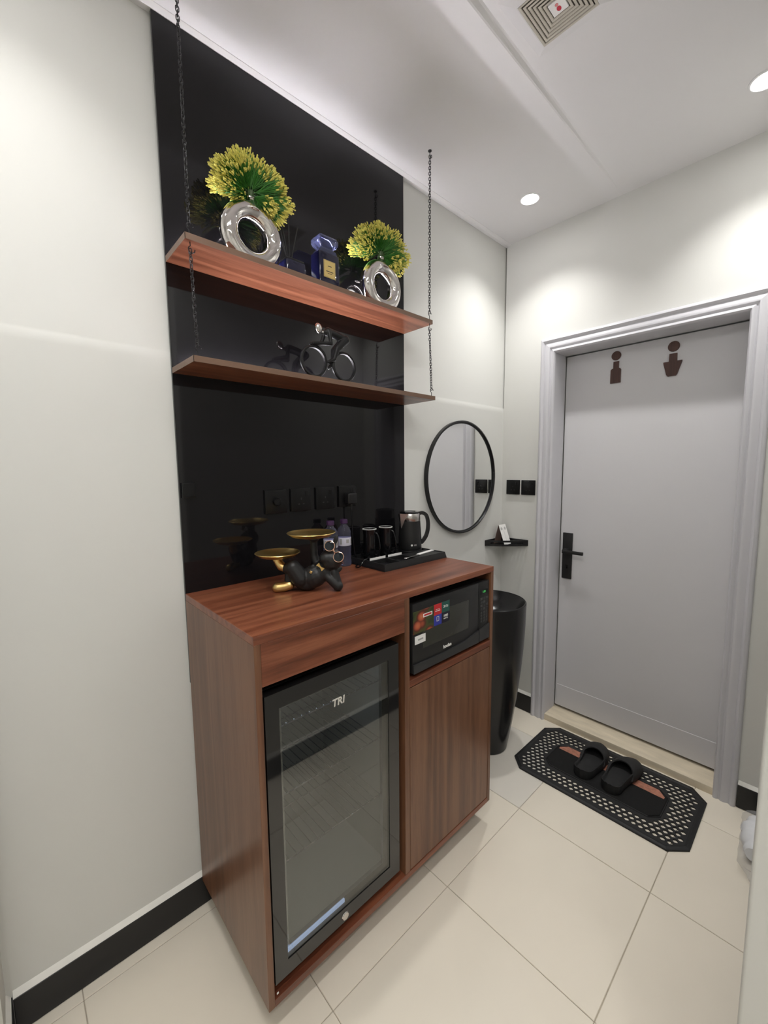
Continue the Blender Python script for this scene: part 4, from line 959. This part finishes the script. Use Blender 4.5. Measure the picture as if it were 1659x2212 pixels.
# ================================================================== SHELF THINGS
# ---- donut vases with their bouquets
def vase(label, y):
    t = thing('donut_vase', label, 'vase', (0.1, y, Z1), 0, 'chrome ring vases')
    b = MB(); R0, r0 = 0.0725, 0.0275
    pts = [(0, R0 * math.cos(TAU * i / 48), 0.0985 + R0 * math.sin(TAU * i / 48)) for i in range(48)]
    b.tube(pts, r0, 24, closed=True)
    b.lathe([(0.0, 0.160), (0.036, 0.166), (0.0285, 0.180), (0.0205, 0.191), (0.0165, 0.199), (0.0170, 0.205), (0.0, 0.205)], seg=32, cap=False)
    b.lathe([(0.0, 0.0006), (0.022, 0.0006), (0.021, 0.010), (0.0, 0.012)], seg=28, cap=False)
    remeshed('ring_body', b, 0.0022, 'chrome', t, 10)
    part('mouth', MB().lathe([(0.0165, 0.2035), (0.0168, 0.2065), (0.0145, 0.2065), (0.0130, 0.200), (0.0, 0.199)], seg=30, cap=False), 'chrome', t)
    return t
vase('chrome ring vase standing near the chain over the bare wall', -1.634)
vase('chrome ring vase standing beside the blue perfume bottle', -1.090)
def bouquet(label, y, seed, sprigs, size):
    rn = random.Random(seed)
    t = thing('artificial_bouquet', label, 'flowers', (0.1, y, Z1 + 0.198), 0, 'yellow artificial bouquets')
    st, th, bu = MB(), MB(), MB()
    st.tube([(0, 0, 0.006), (0.001, 0.001, 0.030)], [0.0090, 0.0115], 10)
    o0 = Vector((0, 0, 0.022))
    for (phi, tx, ln) in sprigs:                       # angle from upright in the shelf plane, tilt to the room, reach
        d = Vector((math.sin(R(tx)), math.cos(R(tx)) * math.sin(R(phi)), math.cos(R(tx)) * math.cos(R(phi)))).normalized()
        Ls = ln * size * (0.84 + 0.30 * abs(math.sin(R(phi)))); tip = o0 + d * Ls + Vector((0, 0, -0.05 * ln * abs(math.sin(R(phi)))))
        st.tube([tuple(o0), tuple(o0.lerp(tip, 0.3)), tuple(o0.lerp(tip, 0.60))], [0.0016, 0.0014, 0.0010], 4)
        s = d.orthogonal().normalized(); s2 = d.cross(s); n = 84
        for j in range(n):
            q = TAU * j * 0.381966 + seed; fr_ = (j + 0.5) / n; rad = 0.036 * size * math.sqrt(fr_)
            base = o0.lerp(tip, 0.12 + 0.30 * rn.random())
            end = tip + (s * math.cos(q) + s2 * math.sin(q)) * rad - d * (0.022 * size * fr_ + 0.038 * size * rn.random())
            if 0.1 + end.x < PX + 0.012: end.x = PX + 0.012 - 0.1 + 0.006 * rn.random()
            dv = (end - (o0 + d * Ls * 0.18)).normalized(); bl = 0.009 + 0.005 * rn.random()
            b0 = end - dv * bl; md = base.lerp(b0, 0.55) + (s * math.cos(q) + s2 * math.sin(q)) * rad * 0.25
            th.tube([tuple(base), tuple(md), tuple(b0)], 0.0008, 3)
            r_ = 0.0019 + 0.0007 * rn.random()
            bu.tube([tuple(b0), tuple(b0 + dv * bl * 0.4), tuple(b0 + dv * bl * 0.85), tuple(end)], [0.0011, r_ * 0.85, r_, r_ * 0.45], 5)
            if j % 3 == 0:
                e2 = end - dv * bl * 0.6 + (s * math.cos(q + 2) + s2 * math.sin(q + 2)) * 0.006
                bu.tube([tuple(b0), tuple(b0.lerp(e2, 0.7)), tuple(e2 + dv * 0.004)], [0.0010, r_ * 0.9, r_ * 0.5], 5)
    part('stems', st, 'stem_dark', t, stuff=True); part('green_filaments', th, 'green', t, stuff=True); part('yellow_buds', bu, 'yellow', t, stuff=True, smooth=60)
    return t
SPR = [(-96, 12, .125), (-80, -18, .135), (-74, 24, .14), (-58, -8, .145), (-50, 34, .125), (-40, -28, .135), (-30, 10, .15), (-14, -22, .145), (-8, 16, .155), (8, -10, .15), (18, 26, .135), (30, -24, .14), (40, 8, .15), (56, -14, .145), (64, 28, .135), (80, -6, .145), (92, 18, .145), (108, 2, .135), (-112, -12, .07), (118, 26, .10)]
SPR2 = [(-100, 14, .125), (-84, -16, .13), (-70, 20, .135), (-56, -10, .13), (-42, 28, .12), (-34, -24, .12), (-20, 8, .13), (-4, -18, .125), (6, 18, .125), (20, -12, .13), (34, 24, .12), (46, -20, .125), (60, 8, .13), (76, -10, .125), (88, 20, .12), (104, 0, .115), (112, 24, .09)]
bouquet('larger bunch of yellow artificial flowers in the vase near the bare wall chain', -1.634, 3, SPR, 0.87)
bouquet('smaller bunch of yellow artificial flowers in the vase beside the perfume bottle', -1.092, 11, SPR2, 1.0)

# ---- reed diffuser
rd = thing('reed_diffuser', 'low dark glass reed diffuser with black sticks between vase and perfume', 'diffuser', (0.088, -1.488, Z1))
part('bottle', MB().box(-0.030, 0.030, -0.036, 0.038, 0.0004, 0.068, 0.006, 3), 'blue_glass', rd)
part('collar', MB().box(-0.026, 0.026, -0.032, 0.034, 0.0682, 0.0745, 0.002, 2), 'black_satin', rd)
for (a, b_, c, d) in ((-0.006, -0.046, 0.006, 0.176), (0.001, -0.030, -0.01, 0.205), (0.003, -0.014, 0.012, 0.180), (0.002, -0.006, 0.0, 0.208), (0.006, 0.024, 0.008, 0.194), (-0.004, -0.040, -0.012, 0.160)):
    part('reed', MB().tube([(a * 0.3, b_ * 0.15 - 0.006, 0.073), (c, b_, d)], 0.0017, 6), 'black_matte', rd)

# ---- perfume bottle
pf = thing('perfume_bottle', 'square midnight blue perfume bottle with glass stopper and gold label', 'perfume', (0.086, -1.349, Z1))
part('flask', MB().box(-0.028, 0.028, -0.043, 0.043, 0.0005, 0.138, 0.004, 3), 'blue_glass', pf)
part('shoulder', MB().prism([(-0.040, 0.1375), (0.040, 0.1375), (0.030, 0.151), (-0.030, 0.151)], -0.022, 0.022, axis=0), 'stopper_glass', pf)
st = MB(); ring = []
for (h, z) in ((0.026, 0.151), (0.027, 0.156), (0.036, 0.164), (0.041, 0.174), (0.041, 0.186), (0.036, 0.193), (0.020, 0.196)): ring.append((h, z))
vs = []; fs = []
for h, z in ring:
    for x, y in rrect(-h * 0.72, h * 0.72, -h, h, 0.006, 3): vs.append((x, y, z))
K = 16
for i in range(len(ring) - 1):
    for k in range(K): fs.append([i * K + k, i * K + (k + 1) % K, i * K + K + (k + 1) % K, i * K + K + k])
fs += [list(range(K)), [(len(ring) - 1) * K + k for k in range(K)]]
part('stopper', st.add(vs, fs), 'stopper_glass', pf, smooth=25)
lb = part('label_plate', MB().box(0.0278, 0.0290, -0.026, 0.024, 0.052, 0.110, 0.0004, 1), 'label_gold', pf, label='small gold label')
for (y0, y1, z0, z1) in ((-0.008, 0.008, 0.090, 0.0925), (-0.015, 0.015, 0.072, 0.0745), (-0.009, 0.010, 0.066, 0.0675)):
    part('label_print', MB().box(0.0289, 0.0293, y0 - 0.001, y1 - 0.001, z0, z1), 'ink', pf).parent = lb
part('label_border', MB().tube([(0.0292, -0.024, 0.054), (0.0292, 0.022, 0.054), (0.0292, 0.022, 0.108), (0.0292, -0.024, 0.108)], 0.0004, 4, closed=True), 'ink', pf).parent = lb

# ---- cyclist figure
cyx = 0.145
cy = thing('cyclist_figurine', 'black cyclist figurine with chrome head on two ring wheels', 'figurine', (cyx, -1.382, Z2))
def c3(y, z, dx=0.0): return (dx, y + 1.382, z - Z2)
part('base_plate', MB().box(-0.022, 0.022, -0.105, 0.105, 0.0004, 0.0075, 0.002), 'black_matte', cy)
def wheel(y, z, r):
    return part('wheel', MB().lathe([(r - 0.0085, -0.005), (r - 0.0030, -0.0060), (r, -0.003), (r, 0.003), (r - 0.0030, 0.0060), (r - 0.0085, 0.005), (r - 0.0085, -0.005)], seg=56, cap=False, mt=Matrix.Translation(c3(y, z)) @ Matrix.Rotation(PI / 2, 4, 'Y')), 'figure', cy, smooth=40)
wheel(-1.4466, 1.8525, 0.0535); wheel(-1.3176, 1.8535, 0.0530)
b = MB()
Sx = lambda y, z, dx=0.0: c3(y, z, dx)
b.cap(Sx(-1.318, 1.949), Sx(-1.350, 1.957), 0.0160, 0.0147); b.cap(Sx(-1.350, 1.957), Sx(-1.385, 1.962), 0.0147, 0.0154)
b.cap(Sx(-1.386, 1.961, 0.008), Sx(-1.383, 1.920, 0.014), 0.0079, 0.0067); b.cap(Sx(-1.383, 1.920, 0.014), Sx(-1.452, 1.911, 0.007), 0.0067, 0.0064)
b.cap(Sx(-1.392, 1.961, -0.008), Sx(-1.404, 1.925, -0.014), 0.0079, 0.0064); b.cap(Sx(-1.404, 1.925, -0.014), Sx(-1.452, 1.911, -0.007), 0.0064, 0.0061)
b.cap(Sx(-1.314, 1.947, 0.006), Sx(-1.353, 1.910, 0.008), 0.0160, 0.0115); b.cap(Sx(-1.353, 1.910, 0.008), Sx(-1.366, 1.872, 0.007), 0.0115, 0.0077); b.cap(Sx(-1.366, 1.872, 0.007), Sx(-1.392, 1.858, 0.007), 0.0067, 0.0051)
b.cap(Sx(-1.314, 1.947, -0.006), Sx(-1.356, 1.905, -0.008), 0.0160, 0.0113); b.cap(Sx(-1.356, 1.905, -0.008), Sx(-1.362, 1.862, -0.007), 0.0113, 0.0072); b.cap(Sx(-1.362, 1.862, -0.007), Sx(-1.380, 1.842, -0.007), 0.0064, 0.0051)
b.cap(Sx(-1.392, 1.957), Sx(-1.402, 1.958), 0.0102, 0.0083)
remeshed('rider', b, 0.0015, 'figure', cy, 5)
part('frame_bar', MB().tube(spline([c3(-1.4466, 1.9065), c3(-1.430, 1.9045), c3(-1.405, 1.888), c3(-1.395, 1.860)], 5), 0.004, 8).tube(spline([c3(-1.3945, 1.862), c3(-1.382, 1.858), c3(-1.368, 1.857)], 5), 0.0034, 8), 'figure', cy, smooth=60)
hd_ = MB(); hd_.ball(c3(-1.4245, 1.9665), (0.0115, 0.0135, 0.0175), (R(22), 0, 0)); hd_.cap(c3(-1.414, 1.957), c3(-1.402, 1.957), 0.0062, 0.0058)
remeshed('head', hd_, 0.0014, 'chrome', cy, 5, label='chrome head')
